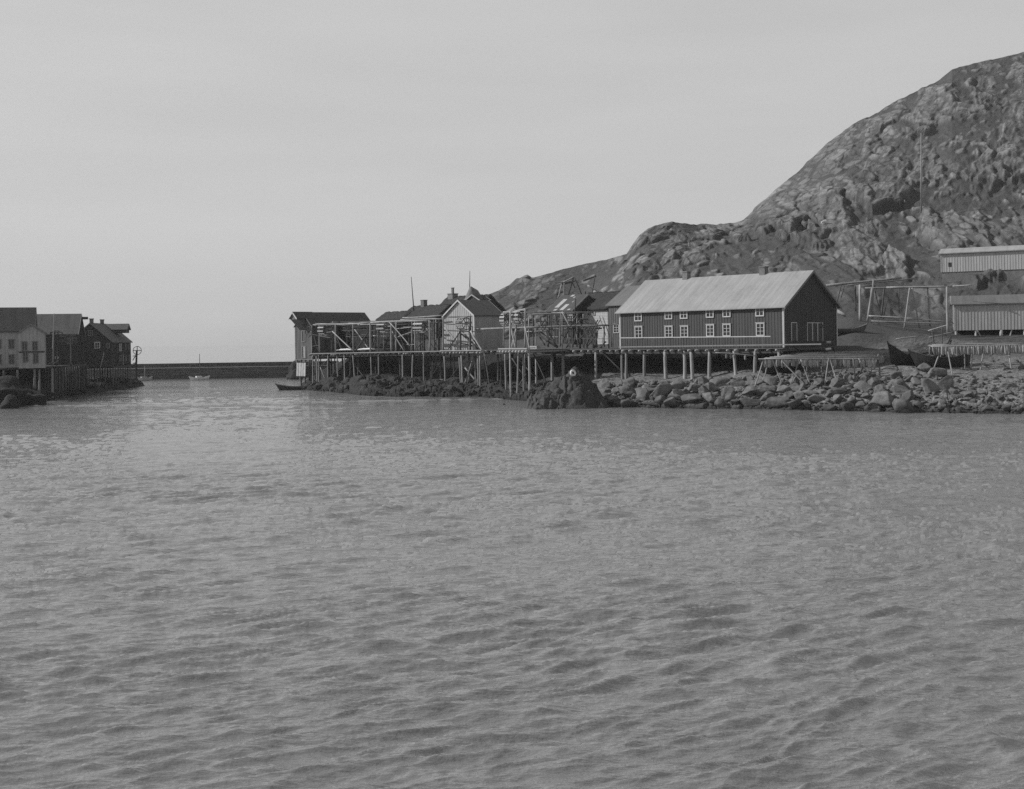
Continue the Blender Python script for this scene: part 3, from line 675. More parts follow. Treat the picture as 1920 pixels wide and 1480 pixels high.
for a in ((888, 667, 871, 722, 1.5), (895, 666, 878, 712, -1), (872, 690, 893, 715, 0)):
    pole_obj('brace', QW(a[0], a[1], a[4]), QW(a[2], a[3], a[4]), .11, .12, 'pole_wood', pc)
for a in ((831.3, 595, 831.3, 660, 2.5), (863, 619, 863.2, 657, 2.2), (882, 593, 882.2, 657, 2.2)):
    pole_obj('upright', QW(a[0], a[1], a[4]), QW(a[2], a[3], a[4]), .13, .15, 'pole_wood' if a[0] < 840 else 'old_pole', pc)
for a in ((882.6, 621, 907, 662, 2.6, 'plank_pale'), (907, 662, 909.5, 669, 2.5, 'plank_pale'), (841, 653.5, 862, 623, 2.5, 'old_pole'), (833, 614, 858, 645, 2.4, 'pole_wood'), (862, 624, 881, 640, 1.8, 'old_pole'), (867, 622, 896, 655, 1.2, 'old_pole'), (880, 628, 896, 648, .8, 'old_pole')):
    pole_obj('brace', QW(a[0], a[1], a[4]), QW(a[2], a[3], a[4]), .11, .11, a[5], pc)
for a in ((831, 619.4, 902, 622.5, 2.3, 'old_pole'), (838, 608.5, 884, 607, 2.3, 'old_pole'), (840, 594.8, 884, 593.5, 2.0, 'old_pole'), (842, 639, 884, 648, 1.5, 'old_pole'), (865, 625.5, 881, 626, 2.2, 'pole_wood')):
    pole_obj('rail', QW(a[0], a[1], a[4]), QW(a[2], a[3], a[4]), .09, .08, a[5], pc)
MB().pole(QW(893, 617.8, 1.2), QW(1012, 613.5, 1.2), .16, .13, 8, .004).build('rail', 'pole_wood', pc, True)
reel(QW(869, 607, 2.2), 1.0, 1.6, 'dark slatted net reel on the frame before the pale gable', 10, None, .15, 'pole_wood')

EXTRA_BRACES = []
# ================================================================== LEFT PIER
pl = thing('timber_pier', 'long timber pier on many thin poles above the low rock ledge', 'pier', QW(700, 722, 2), TH)
L0 = toQ(QW(836, 661, 2))[0]; L1 = toQ(QW(583, 664, 2))[0]
m = MB()
zl = lambda s: 6.46-(s-L0)/(L1-L0)*.3
for k in range(30):
    y = -5.6+k*.26; sa = L0+random.uniform(-.1, .1); sb = L1+random.uniform(-.3, .3)
    m.hexa([FQ(sa, y, zl(sa)-.1), FQ(sb, y, zl(sb)-.1), FQ(sb, y+.235, zl(sb)-.1), FQ(sa, y+.235, zl(sa)-.1), FQ(sa, y, zl(sa)), FQ(sb, y, zl(sb)), FQ(sb, y+.235, zl(sb)), FQ(sa, y+.235, zl(sa))])
m.build('deck', 'deck_wood', pl)
MB().beam(FQ(L0, 2.2, zl(L0)+.06), FQ(L1, 2.2, zl(L1)+.06), .1, .13).build('edge_beam', 'pole_wood', pl)
s = L0
while s < L1:
    MB().pole(FQ(s, 2.45+random.uniform(-.15, .2), zl(s)-.24), FQ(s, -3, zl(s)-.24), .12, .12, 8, .004).build('joist', random.choice(['pole_wood', 'old_pole', 'old_pole']), pl, True); s += 1.05*random.uniform(.7, 1.3)
MB().beam(FQ(L0, 1.7, zl(L0)-.46), FQ(L1, 1.7, zl(L1)-.46), .2, .2).build('beam', 'old_pole', pl)
for a in ((586.3, 666, 587, 721), (593.4, 667, 595.4, 719), (597.4, 666, 598.6, 727), (614.8, 667, 614.8, 721), (632, 667, 633.6, 721), (645.5, 666, 647.2, 722), (661.5, 666, 665.6, 722), (695, 666, 697.2, 719), (709.7, 665, 710, 722),
          (754.5, 665, 755.8, 729), (774, 664, 773, 725), (794.6, 664, 795, 712), (814.6, 715, 814.8, 730)):
    post_at(*a, 2, .12, pl)
for a in ((621, 672, 621.6, 718), (627.6, 672, 627.8, 718), (658.2, 672, 658.8, 711), (673.5, 672, 673.6, 718), (687.2, 672, 687, 711), (717, 670, 717.4, 706), (780.5, 670, 780.5, 710), (803, 670, 803.3, 712), (740, 670, 740, 700)):
    post_at(*a, -2.5, .12, pl, 'old_pole')
for a in ((653, 667, 688, 715, 0), (600.5, 689, 614, 722, 1.9), (631, 690, 617, 716, -1)):
    pole_obj('brace', QW(a[0], a[1], a[4]), QW(a[2], a[3], a[4]), .08, .08, 'old_pole' if a[0] != 600.5 else 'pole_wood', pl)
MB().pole(QW(764, 713.6, -.5), QW(862, 713, -.5), .19, .17, 9, .003).build('sill_log', 'pole_wood', pl, True)
MB().pole(QW(741, 700.6, -2), QW(757, 700.4, -2), .14, .14).build('sill_log', 'pole_wood', pl, True)

MB().box(FQ, toQ(QW(720, 660, -5.8))[0], L1-.3, -5.95, -5.8, .5, 6.05).build('dark_backing', 'tar_wood', pl)  # dark sheet added behind the posts to black out the gap below the deck
nf = thing('net_drying_trestle', 'tall open pole frame with crossed braces standing on the long pier', 'drying frame', QW(700, 660, 1), TH)
for a in ((585.2, 610, 585.5, 663, 1.8, 'old_pole'), (595, 607.5, 595.3, 662, -1.5, 'pole_wood'), (599, 607, 599.4, 661, 1.8, 'pole_wood'), (622, 606.8, 622.6, 661, 1.4, 'old_pole'), (629, 607, 629.4, 660, 1.8, 'pole_wood'), (662, 606.5, 662.8, 661, 1.8, 'pole_wood'),
          (694.3, 605.5, 694.8, 661, 1.8, 'pole_wood'), (709.8, 604, 709.9, 664, 1.8, 'old_pole'), (733.4, 602, 733.8, 661, 1.5, 'pole_wood'), (772.3, 600, 772.3, 658, 1.0, 'pole_wood'), (778.3, 602, 778.8, 659, 1.8, 'pole_wood'), (804.8, 600, 805.3, 658, 1.8, 'pole_wood'), (814, 599, 815.5, 657, 1.0, 'old_pole')):
    pole_obj('upright', QW(a[0], a[1], a[4]), QW(a[2], a[3]+1, a[4]), .12, .14, a[5], nf)
for a in ((587, 609.5, 600, 607, 1.8), (599, 607.6, 695, 605.2, 1.8), (631, 608.6, 695, 606.8, -1.2), (694, 605, 800, 602, 1.8), (700, 605.5, 730, 604.6, -.5), (736, 603.4, 803, 602, -.8), (751, 599.6, 832, 598.4, 1.0), (755, 596, 830, 591.5, -2)):
    pole_obj('rail', QW(a[0], a[1], a[4]), QW(a[2], a[3], a[4]), .1, .12, 'pole_wood', nf)
for a in ((642, 620, 696, 618.5, -.5), (649, 631.4, 696, 630.8, -.8), (700, 629.8, 733, 630.2, .5), (585, 627.5, 598, 629.5, 1.8), (599, 630, 622, 634, 1.8), (586, 649.5, 599, 648, 1.8), (742, 617, 778, 612.6, .5), (744, 633, 779, 620.6, .8), (763, 646, 779.5, 646, 1.6), (779, 622.5, 800, 621.5, -.6)):
    pole_obj('rail', QW(a[0], a[1], a[4]), QW(a[2], a[3], a[4]), .09, .08, 'pole_wood' if a[0] > 690 else 'old_pole', nf)
for a in ((623, 621.5, 664, 660, 1.9, 'pole_wood'), (665, 618, 693, 657, 1.2, 'pole_wood'), (694.8, 617, 665, 660, 1.6, 'old_pole'), (730.5, 605, 770.5, 651, 1.9, 'pole_wood'), (734.6, 621, 759, 660, 1.2, 'pole_wood'), (588, 626, 597.5, 660, 1.6, 'old_pole'), (770, 651, 770, 661, 1.9, 'old_pole'), (748, 660, 757, 645, 0, 'old_pole'), (783, 652, 802, 632, -.5, 'old_pole')):
    pole_obj('brace', QW(a[0], a[1], a[4]), QW(a[2], a[3], a[4]), .09, .1, a[5], nf)
for k in range(26):
    px = random.uniform(588, 826); y = random.choice([-4.5, -3, -1.2, .4]); a = QW(px, random.uniform(601, 607)-(px-700)*.02, y); b = QW(px+random.uniform(-1.5, 1.5), 660, y)
    pole_obj('upright', a, Vector((b.x, b.y, 6.4)), .09, .11, random.choice(['old_pole', 'old_pole', 'pole_wood']), nf, .012)
for k in range(24):
    px = random.uniform(588, 790); L_ = random.uniform(18, 60); y = random.uniform(-5, 1.5); yy = random.choice([604, 606, 609, 614, 621, 628])-(px-700)*.012
    pole_obj('rail', QW(px, yy, y), QW(min(px+L_, 830), yy+random.uniform(-2, 1.5), y+random.uniform(-.6, .6)), .08, .09, random.choice(['old_pole', 'pole_wood', 'old_pole']), nf, .01)
for k in range(20):
    px = random.uniform(592, 822); y = random.uniform(-4, 1.5); sg = random.choice([-1, 1])
    pole_obj('brace', QW(px, random.uniform(612, 630), y), QW(px+sg*random.uniform(10, 26), 660, y), .07, .08, 'old_pole', nf, .01)
for k in range(30):
    px = random.uniform(592, 1000); y = random.choice([-3.5, -1.5, 0, .8]); b = QW(px+random.uniform(-2, 2), 712, y)
    a = QW(px, 668, y); z0 = gz(b) if px < 1000 else 0
    pole_obj('post', Vector((a.x, a.y, 6.2)), Vector((b.x, b.y, z0-.3)), .1, .12, random.choice(['old_pole', 'old_pole', 'grey_board']), pl if px < 830 else pc, .008)
for k in range(14):
    px = random.uniform(600, 980); y = random.uniform(-2, 1); sg = random.choice([-1, 1])
    pole_obj('brace', QW(px, 669, y), QW(px+sg*random.uniform(14, 34), random.uniform(698, 714), y), .07, .08, 'old_pole', pl if px < 830 else pc, .008)
reel(QW(609, 619, 1.2), 1.0, 1.7, 'slatted net reel at the far left end of the long pier', 10)
reel(QW(719.5, 614, 1.2), .85, 1.9, 'slatted net reel in the middle of the long pier frame', 8)
reel(QW(791, 612.5, 1.2), 1.0, 2.2, 'slatted net reel nearest the pale gabled house on the long pier', 10)
# hoist wheel at the left end of the frame
def wheel(name, c, ax, R, label, post=None, nsp=3):
    c = Vector(c); t = thing(name, label, 'hoist wheel', c-Vector((0, 0, R)), 0)
    MB().ring(c, ax, R, .06, 30, 6).build('rim', 'iron', t, True)
    up = Vector((0, 0, 1)); side = ax.cross(up).normalized()
    for k in range(nsp):
        a = math.pi*k/nsp+(math.pi/2 if nsp == 2 else .3); e = side*math.cos(a)+up*math.sin(a); MB().beam(c-e*R, c+e*R, .13, .06, ax).build('spoke', 'iron', t)
    MB().pole(c-ax*.3, c+ax*.3, .1, .1).build('hub', 'iron', t)
    return t
wheel('pulley_hoist', QW(578.5, 622.5, 1.9), V, .95, 'dark spoked hoist wheel beside the tall hooded warehouse gable')
for k in range(22):
    px = random.uniform(990, 1130); y = random.uniform(-3.5, .5); sg = random.choice([-1, 1]); yy = random.uniform(590, 625)
    bfl = (QW(px, yy, y), QW(px+sg*random.uniform(4, 22), min(yy+random.uniform(18, 40), 651), y)); EXTRA_BRACES.append(bfl)
# pale rolled bundles and gear lying on the pier
def sag_bundle(a, b, r, name, label, cat, mat):
    a, b = Vector(a), Vector(b); m = MB(); n = 14; k = len(m.v); d = (b-a).normalized(); x = d.cross(Vector((0, 0, 1))).normalized(); up = Vector((0, 0, 1)); ns = 10
    for i in range(n+1):
        t = i/n; rr = r*(.35+.75*math.sin(math.pi*min(max(t, .02), .98))**.5)*random.uniform(.85, 1.15); c = a.lerp(b, t)
        for j in range(ns): m.v.append(c+(x*math.cos(6.283*j/ns)*1.2+up*(.9*math.sin(6.283*j/ns)+.9))*rr)
    for i in range(n):
        for j in range(ns): m.f.append((i*ns+j, i*ns+(j+1) % ns, (i+1)*ns+(j+1) % ns, (i+1)*ns+j))
    m.f.append(tuple(range(ns))); m.f.append(tuple(n*ns+j for j in range(ns)))
    return tag(m.build(name, mat, None, True), label, cat)
sag_bundle(QW(632, 658.0, 1.4), QW(664, 657.2, 1.4), .17, 'sail_bundle', 'pale rolled bundle on the long pier, left of two', 'bundle', 'sail_cloth')
sag_bundle(QW(667, 657.5, 1.4), QW(703, 656.2, 1.4), .19, 'sail_bundle', 'pale rolled bundle on the long pier, right of two', 'bundle', 'sail_cloth')

# ================================================================== SMALL GABLED HOUSE (ridge runs inland)
g0 = QW(890, 655, -3); s0 = toQ(g0)[0]; s1 = toQ(QW(833, 596, -3))[0]
FS = Frame(FQ(s0, -3, 6.45), TH-math.pi/2)   # local x = inland (-V), local y = along +U
FS = Frame(FQ(s1, -3, 6.45), TH-math.pi/2)
sh = thing('gabled_shed', 'small pale boarded house with its gable facing the water', 'shed', FQ((s0+s1)/2, -3, 6.45), TH-math.pi/2)
house(sh, FS, 6.2, s1-s0, 5.55, 2.35, 'faded_paint', 'board_roof', .25, .25, .42, .09, verge='white_trim', corner='white_trim', corner_at=((0, 1), (0, 0)), vergew=.26)
FSg = FS
window(FS, -(s1-s0)/2+.1, 4.5, 1.05, .55, 2, 1, sh, 'x-', -.04)
window(FS, -(s1-s0)+.9, 2.4, .9, 1.4, 2, 2, sh, 'x-', -.04)

# ================================================================== LEFT HOODED WAREHOUSE
w0 = toQ(QW(584.5, 668, 1))[0]; w1 = toQ(QW(554, 672, 1))[0]
FW = Frame(FQ(w1, 1, 5.2), TH-math.pi/2)
lw = thing('hoist_warehouse', 'tall narrow boarded warehouse with a hoist hood over its gable', 'warehouse', FQ((w0+w1)/2, 1, 5.2), TH-math.pi/2)
WL = 13.5; WW = w1-w0; zr = QW(562, 588, 0).z-5.2; ze = QW(584, 610.5, 1).z-5.2
house(lw, FW, WL, WW, ze, zr-ze, 'grey_board', 'slate_roof', .3, .15, .4, .07, verge='white_trim', corner='dull_trim', corner_at=((0, 0), (0, 1)))
# hood: a small gabled box thrust out over the water
hd = MB(); hw = WW*.40; c = -WW/2; zt = zr+.1; hz = zr-hw/2*((zr-ze)/(WW/2))-.25
x0 = -2.0
hd.prism([FW(x0, c-hw/2, hz), FW(x0, c+hw/2, hz), FW(x0, c+hw/2, hz+.35), FW(x0, c, zt-.15), FW(x0, c-hw/2, hz+.35)], FW.ex*1.95)
hd.hexa([FW(x0+.1, c-hw/2, hz), FW(0, c-hw/2, hz-1.9), FW(0, c+hw/2, hz-1.9), FW(x0+.1, c+hw/2, hz), FW(x0+.2, c-hw/2, hz+.02), FW(.0, c-hw/2, hz+.02), FW(0, c+hw/2, hz+.02), FW(x0+.2, c+hw/2, hz+.02)])
ho = hd.build('hoist_hood', 'grey_board', lw)
rr = MB(); sl = (zr-ze)/(WW/2)
for sg in (1, -1):
    e = hw/2+.3
    rr.hexa([FW(x0-.2, c, zt), FW(2., c, zt), FW(2., c+sg*e, zt-e*sl), FW(x0-.2, c+sg*e, zt-e*sl), FW(x0-.2, c, zt+.13), FW(2., c, zt+.13), FW(2., c+sg*e, zt-e*sl+.13), FW(x0-.2, c+sg*e, zt-e*sl+.13)])
rr.build('hood_roof', 'slate_roof', ho)
for sg in (1, -1):
    e = hw/2+.32
    MB().beam(FW(x0-.24, c, zt+.0), FW(x0-.24, c+sg*e, zt-e*sl), .06, .26).build('bargeboard', 'white_trim', ho)
for (px, t, b) in ((570, 620, 641), (570.5, 649, 672)):
    p = QW(px, b, 1); q = QW(px, t, 1); y = -(w1-toQ(p)[0]); z0 = p.z-5.2; z1 = q.z-5.2
    m = MB(); m.box(FW, -.1, -.03, y-.62, y-.48, z0, z1); m.box(FW, -.1, -.03, y+.48, y+.62, z0, z1); m.box(FW, -.1, -.03, y-.48, y+.48, z1-.12, z1); m.box(FW, -.1, -.03, y-.48, y+.48, z0, z0+.1)
    o = m.build('hatch', 'dull_trim', lw)
    MB().box(FW, -.06, -.004, y-.48, y+.48, z0+.1, z1-.12).build('hatch_opening', 'tar_wood', o)
    MB().box(FW, -.085, -.062, y-.34, y+.1, z0+.1, z1-.14).build('hatch_door', 'plank_pale' if b > 650 else 'grey_board', o)
for px0, px1 in ((556, 566), (564.5, 564.5), (572.5, 572.5), (580, 580.2), (583, 583)):
    a = QW(px0, 678, 1.2); b = QW(px1, 721, .2); pole_obj('post', a+Vector((0, 0, .3)), b+Vector((0, 0, -.6)), .13, .14, 'pole_wood' if px0 == 556 else 'old_pole', lw)
MB().beam(FW(.05, .1, -.18), FW(.05, -WW-.3, -.18), .25, .3).build('sill_beam', 'old_pole', lw)
for k in range(4):
    p0 = FQ(w1-1.4-k*.72, 1.7, 4.6)
    MB().hexa([p0, p0-U*.6, p0-U*.6-V*.12, p0-V*.12, p0+Vector((0, 0, -2.35))+V*.3-U*.25, p0-U*.85+Vector((0, 0, -2.35))+V*.3, p0-U*.85+V*.18+Vector((0, 0, -2.35)), p0-U*.25+V*.18+Vector((0, 0, -2.35))]).build('apron_board', 'plank_pale', lw)
for k, y in enumerate((-3, -6, -9, -12)):
    for s in (w0+.4, w1-.4):
        p = FQ(s, y, 5.1); pole_obj('post', p, Vector((p.x, p.y, max(-1, gz(p))-.4)), .14, .15, 'old_pole', lw)

# ================================================================== houses behind
def back_house(name, label, cat, px0, px1, pe, pr_, D, W, wallh, og=.3, oe=.3, wall='brown_board', roofm='turf', verge=None, turf=True, ang=TH, rot90=False, thick=.35, board='v', corner=None):
    """ridge from px1 (right, near) to px0 (left, far); eave row pe, ridge row pr_"""
    p = PD(px1, pe, D); dirv = Vector((math.cos(ang), math.sin(ang), 0)); nrm = Vector((-math.sin(ang), math.cos(ang), 0))
    q = _pl(px0, pe, nrm, p.dot(nrm)); L = (q-p).length
    # ridge height from its row at the ridge depth
    r = _pl((px0+px1)/2, pr_, nrm, p.dot(nrm)-W/2); rise = r.z-p.z
    F = Frame(Vector((p.x, p.y, p.z-wallh)), ang)
    t = thing(name, label, cat, F(L/2, 0, 0), ang)
    ro = house(t, F, L, W, wallh, rise, wall, roofm, oe, og, .4, .07, verge=verge, corner=corner, turf=turf, thick=thick, board=board, corner_at=((0, 0), (1, 0)))
    return t, F, L, rise, ro
th1, Fh, Lh, rs, ro = back_house('turf_house', 'low dark turf-roofed house, leftmost behind the long pier', 'house', 708, 752, 600, 588.5, 236, 5, 6, verge='dull_trim')
th2, Fh, Lh, rs, ro = back_house('turf_house', 'turf-roofed house with one square chimney behind the long pier', 'house', 748, 815, 600, 577, 229, 8, 6.2)
p = _pl(795, 576, Fh.ey, Fh.o.dot(Fh.ey)-4); chimney(Fh, (p-Fh.o).dot(Fh.ex), -4, 6.2+rs-.3, 6.2+rs+1.5, .95, ro)
th3, Fh, Lh, rs, ro = back_house('turf_house', 'turf-roofed house with a stepped chimney left of the pointed boulder', 'house', 806, 884, 592, 560, 226, 10, 6.5)
p = _pl(849, 560, Fh.ey, Fh.o.dot(Fh.ey)-5); x = (p-Fh.o).dot(Fh.ex); chimney(Fh, x, -5, 6.5+rs-.3, 6.5+rs+1.0, 1.5, ro); chimney(Fh, x, -5, 6.5+rs+1.0, 6.5+rs+2.2, .4, ro)
th8, F8, L8, rs, ro = back_house('net_shed', 'low dark boarded shed behind the pole frame of the long pier', 'shed', 626, 742, 608, 604, 198, 4, 5.6, wall='tar_wood', roofm='slate_roof', turf=False, thick=.12, og=.1, oe=.15)
# turf house with pale boarded wall
th4, F4, L4, rs, ro = back_house('turf_house', 'pale horizontal-boarded house with sagging dark turf roof', 'house', 1075, 1141, 579.5, 553, 172, 7, 5.2, wall='silver_board', board='h', thick=.3, og=.1, corner='grey_board')
for (x0, x1, y0, y1, c, r, nm) in ((1102, 1116, 583, 592, 3, 2, 0), (1102, 1116, 606, 611, 3, 1, 0), (1102, 1116, 618, 626, 3, 2, 0)):
    nrm = F4.ey; d = F4.o.dot(nrm); a = _pl(x0, y1, nrm, d); b = _pl(x1, y0, nrm, d)
    window(F4, ((a-F4.o).dot(F4.ex)+(b-F4.o).dot(F4.ex))/2, a.z-F4.o.z, abs((a-b).dot(F4.ex)), b.z-a.z, c, r, th4, 'y', .05, 'silver_board', .1)
a = _pl(1093, 630, F4.ey, F4.o.dot(F4.ey)); x = (a-F4.o).dot(F4.ex); MB().box(F4, x-.22, x+.22, .0, .08, a.z-F4.o.z, a.z-F4.o.z+.9).build('hatch', 'tar_wood', th4)
for k in range(5):
    x = .4+L4*k/5; p = F4(x, -.3, 0); pole_obj('stilt', p, Vector((p.x, p.y, 6.3)), .16, .16, 'grey_board', th4)
# patched roof shed to its left
th5, F5, L5, rs, ro = back_house('patched_shed', 'dark shed whose tarred roof shows pale bare patches', 'shed', 1026, 1074, 582, 556, 174, 7, 5.0, wall='brown_board', roofm='slate_roof', verge='dull_trim', turf=False, thick=.12, og=.1)
nr = F5.ey.copy(); sl = rs/3.5
for (x0, x1, t0, t1) in ((.64, .80, .28, .80), (.50, .62, .02, .12), (.40, .46, .15, .22), (.35, .50, .62, .97), (.62, .74, .9, .99), (.1, .2, .92, .99), (.28, .32, .42, .5)):
    q = []
    for up in (0, .035):
        for (x, t) in ((x0, t1), (x1, t1), (x1-.02, t0), (x0-.02, t0)):
            q.append(F5(x*L5, -3.5+t*3.7, 5.0+rs+.03-t*3.7*sl+.125+up))
    MB().hexa(q).build('bare_patch', 'plank_pale', ro)
window(F5, .35, 3.3, .8, 1.0, 2, 2, th5, 'y', .04)
# grey shed between patched shed and warehouse
th6, F6, L6, rs, ro = back_house('grey_house', 'tall grey boarded house squeezed behind the left end of the warehouse', 'house', 1141, 1200, 570, 539, 163, 9, 6.0, wall='grey_board', roofm='grey_roof', verge='dull_trim', turf=False, thick=.12, og=.35)
nrm = F6.ey; d = F6.o.dot(nrm); a = _pl(1150.5, 625, nrm, d); b = _pl(1162, 608, nrm, d)
window(F6, ((a-F6.o).dot(F6.ex)+(b-F6.o).dot(F6.ex))/2, a.z-F6.o.z, 1.0, b.z-a.z, 2, 3, th6, 'y', .04)
# little hut half hidden beyond the gabled house
th7, F7, L7, rs, ro = back_house('turf_hut', 'tiny hut with a pale bargeboard behind the small gabled house', 'hut', 900, 918, 566, 556.5, 215, 4, 2.4, verge='plank_pale', ang=TH+math.pi*.5, og=.2)

# back drying frames on the quay (995..1140)
bf = thing('drying_trestle', 'tangled pole drying frame in front of the patched shed and pale house', 'drying frame', QW(1050, 652, -1), TH)
for a in ((990, 590.5, 1087, 588, -1), (1040, 593.5, 1084, 592, -2.5), (995, 603.5, 1092, 602.5, -2)):
    pole_obj('rail', QW(a[0], a[1], a[4]), QW(a[2], a[3], a[4]), .1, .08, 'old_pole', bf)
for a in ((978, 616, 1141, 610.5, -.5, .15), (1000, 617.5, 1128, 616, -1.5, .13), (1060, 614.5, 1163, 607.5, -1.2, .06)):
    pole_obj('rail', QW(a[0], a[1], a[4]), QW(a[2], a[3], a[4]), a[5], a[5]*.8, 'old_pole' if a[0] > 1000 else 'deck_wood', bf)
for a in ((1000, 592, 1000, 614), (1014, 592, 1014, 612), (1030, 590, 1029, 614), (1043, 592, 1043, 613), (1060, 584, 1062, 613), (1079, 560, 1079, 645), (1074, 612, 1074, 652), (1133, 612, 1133, 651), (1117, 625, 1119, 652), (1068, 632, 1068, 652), (1095, 634, 1094, 652), (1111, 634, 1111, 652)):
    pole_obj('upright', QW(a[0], a[1], -1), QW(a[2], a[3], -1), .1, .11, 'old_pole', bf)
for a in ((1013, 613, 1022, 599, -1), (1020, 598, 1027, 613, -1), (1054, 585, 1069, 613, -.6), (1083, 590, 1068, 613, -.6), (1040, 590, 1046, 612, -1), (1066, 619, 1050, 650, -1), (1062, 652, 1072, 632, -1), (1110, 622, 1100, 645, -.6), (1121, 625, 1101, 650, -1.4), (1108, 622, 1121, 600, -.6), (1109, 625, 1118, 652, -.8), (986, 612, 1045, 652, -1), (998, 609, 1046, 650, -2.2), (1029, 622, 1040, 644, -1.6), (1125, 652, 1136, 641, -1.2), (1005, 620, 1022, 648, -2)):
    pole_obj('brace', QW(a[0], a[1], a[4]), QW(a[2], a[3], a[4]), .1, .1, 'old_pole' if a[0] != 1054 else 'pole_wood', bf)
for k in range(16):
    px = random.uniform(985, 1060); y = random.uniform(-4, .5); yy = random.choice([586, 589, 593, 598, 603, 609, 622, 632]); pole_obj('rail', QW(px, yy, y), QW(px+random.uniform(16, 55), yy+random.uniform(-2, 1), y+random.uniform(-.5, .5)), .07, .08, random.choice(['old_pole', 'old_pole', 'pole_wood']), bf)
for k in range(14):
    px = random.uniform(990, 1095); y = random.uniform(-4, .5); pole_obj('upright', QW(px, random.uniform(584, 600), y), QW(px+random.uniform(-2, 2), 651, y), .08, .1, random.choice(['old_pole', 'deck_wood', 'pole_wood']), bf)
for a, b in EXTRA_BRACES: pole_obj('brace', a, b, .055, .06, random.choice(['old_pole', 'old_pole', 'deck_wood']), bf, .012)
cr = thing('crate', 'pale open crate on the quay right of the tall slender pier', 'crate', QW(1000, 652, 1), TH)
c0 = toQ(QW(1006, 652, 1)); FCr = Frame(FQ(c0[0], 1, 6.6), TH)
m = MB(); m.box(FCr, 0, 1.5, -.8, -.72, 0, .55); m.box(FCr, 0, 1.5, -.08, 0, 0, .22); m.box(FCr, 0, 1.5, -.08, 0, .33, .55); m.box(FCr, 0, .08, -.72, -.08, 0, .55); m.box(FCr, 1.42, 1.5, -.72, -.08, 0, .55); m.box(FCr, .08, 1.42, -.72, -.08, 0, .06)
m.build('crate_boards', 'plank_pale', cr)

# hillside frames above the patched shed
hf = thing('drying_rack', 'broken pole drying rack on the slope above the patched shed', 'drying rack', PD(1085, 552, 212))
for a in ((1056.6, 529.5, 1076.5, 519.5, 210, 'pole_wood', .13), (1093, 526.5, 1118, 517.5, 212, 'old_pole', .2), (1041, 531.5, 1057, 529.5, 211, 'old_pole', .07), (1101.5, 535.5, 1132.5, 553, 206, 'plank_pale', .17)):
    pole_obj('rail' if a[6] != .17 else 'loose_plank', PD(a[0], a[1], a[4]), PD(a[2], a[3], a[4]), a[6], a[6], a[5], hf)
for a in ((1053.2, 533.5, 1046.5, 560, 209), (1058, 529, 1057.9, 558, 210), (1075.5, 520, 1065, 556, 210), (1077, 521, 1090.5, 552, 211), (1115.2, 519, 1109, 556, 211), (1097.5, 546, 1097, 556, 205), (1073, 530, 1078, 540, 212)):
    pole_obj('leg', PD(a[0], a[1], a[4]), PD(a[2], a[3], a[4]), .11, .12, 'pole_wood' if a[0] < 1070 else 'old_pole', hf)

# thin poles
def mast(label, px0, py0, px1, py1, D, r, mat='old_pole', name='flagpole', cat='flagpole'):
    a, b = PD(px0, py0, D), PD(px1, py1, D); t = MB().pole(b+Vector((0, 0, -.6)), a, r*1.3, r*.6, 7).build(name, mat, None, True); return tag(t, label, cat)
mast('thin leaning flagpole above the turf house with one square chimney', 771, 519, 776, 578, 224, .09)
mast('thin upright flagpole beside the pointed boulder', 881, 508, 880.4, 548, 221, .08)
mast('tall pale pole standing on the rocky hillside above the sheds', 1727, 250, 1727.5, 398, 264, .16, 'pole_wood', 'utility_pole', 'pole')
mast('short pole on the slope below the hill saddle', 1291.5, 455, 1291.5, 482, 262, .1, 'pole_wood', 'utility_pole', 'pole')

# ================================================================== ROCKS
def rock_mesh(name, seed, squash=1., rough=.35, sub=4, cuts=7):
    import bmesh
    R = np.random.RandomState(seed); bm = bmesh.new(); bmesh.ops.create_icosphere(bm, subdivisions=sub, radius=1.0)
    P = np.array([v.co[:] for v in bm.verts])
    for k in range(cuts):
        n = R.randn(3); n /= np.linalg.norm(n); d = R.uniform(.42, .8); h = P@n-d; P = P-np.outer(np.maximum(h, 0)*.96, n)
    nn = fbm(P*1.3+seed*7, 3, seed)*rough+fbm(P*5+seed, 3, seed+9)*.08+(fbm(P*13+seed, 2, seed+19)*.035 if sub > 3 else 0)
    P = P*(1+nn)[:, None]; P[:, 2] *= squash
    P[:, 2] -= 0
    for v, c in zip(bm.verts, P): v.co = c
    me = bpy.data.meshes.new(name); bm.to_mesh(me); bm.free(); me.polygons.foreach_set('use_smooth', [True]*len(me.polygons)); return me
RM = [rock_mesh('boulder', 100+k, random.uniform(.7, .95), .22, 4, 15) for k in range(12)]
for me in RM: me.materials.append(MATS['boulder_stone'])
RL = [rock_mesh('boulder', 200+k, random.uniform(.6, .9), .4, 4, 15) for k in range(8)]
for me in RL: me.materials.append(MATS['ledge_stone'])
RD = [rock_mesh('boulder', 300+k, random.uniform(.6, .9), .4, 3, 13) for k in range(5)]
for me in RD: me.materials.append(MATS['shadow_rock'])
LOOSE_V = []; LOOSE_F = []
RS = [rock_mesh('stone_shape', 400+k, random.uniform(.6, .9), .25, 2, 10) for k in range(6)]
RSV = [(np.array([v.co[:] for v in me.vertices]), np.array([p.vertices[:] for p in me.polygons])) for me in RS]
def loose(p, r):
    v, f = random.choice(RSV); a = random.uniform(0, 6.28); b = random.uniform(-.4, .4)
    M_ = np.array((Matrix.Rotation(a, 3, 'Z') @ Matrix.Rotation(b, 3, 'X')))*1.0
    q = (v*np.array([r*random.uniform(.85, 1.3), r*random.uniform(.7, 1.1), r*random.uniform(.6, 1.)]))@M_.T+np.array([p.x, p.y, p.z+r*.12])
    LOOSE_F.append(f+sum(len(x) for x in LOOSE_V)); LOOSE_V.append(q)
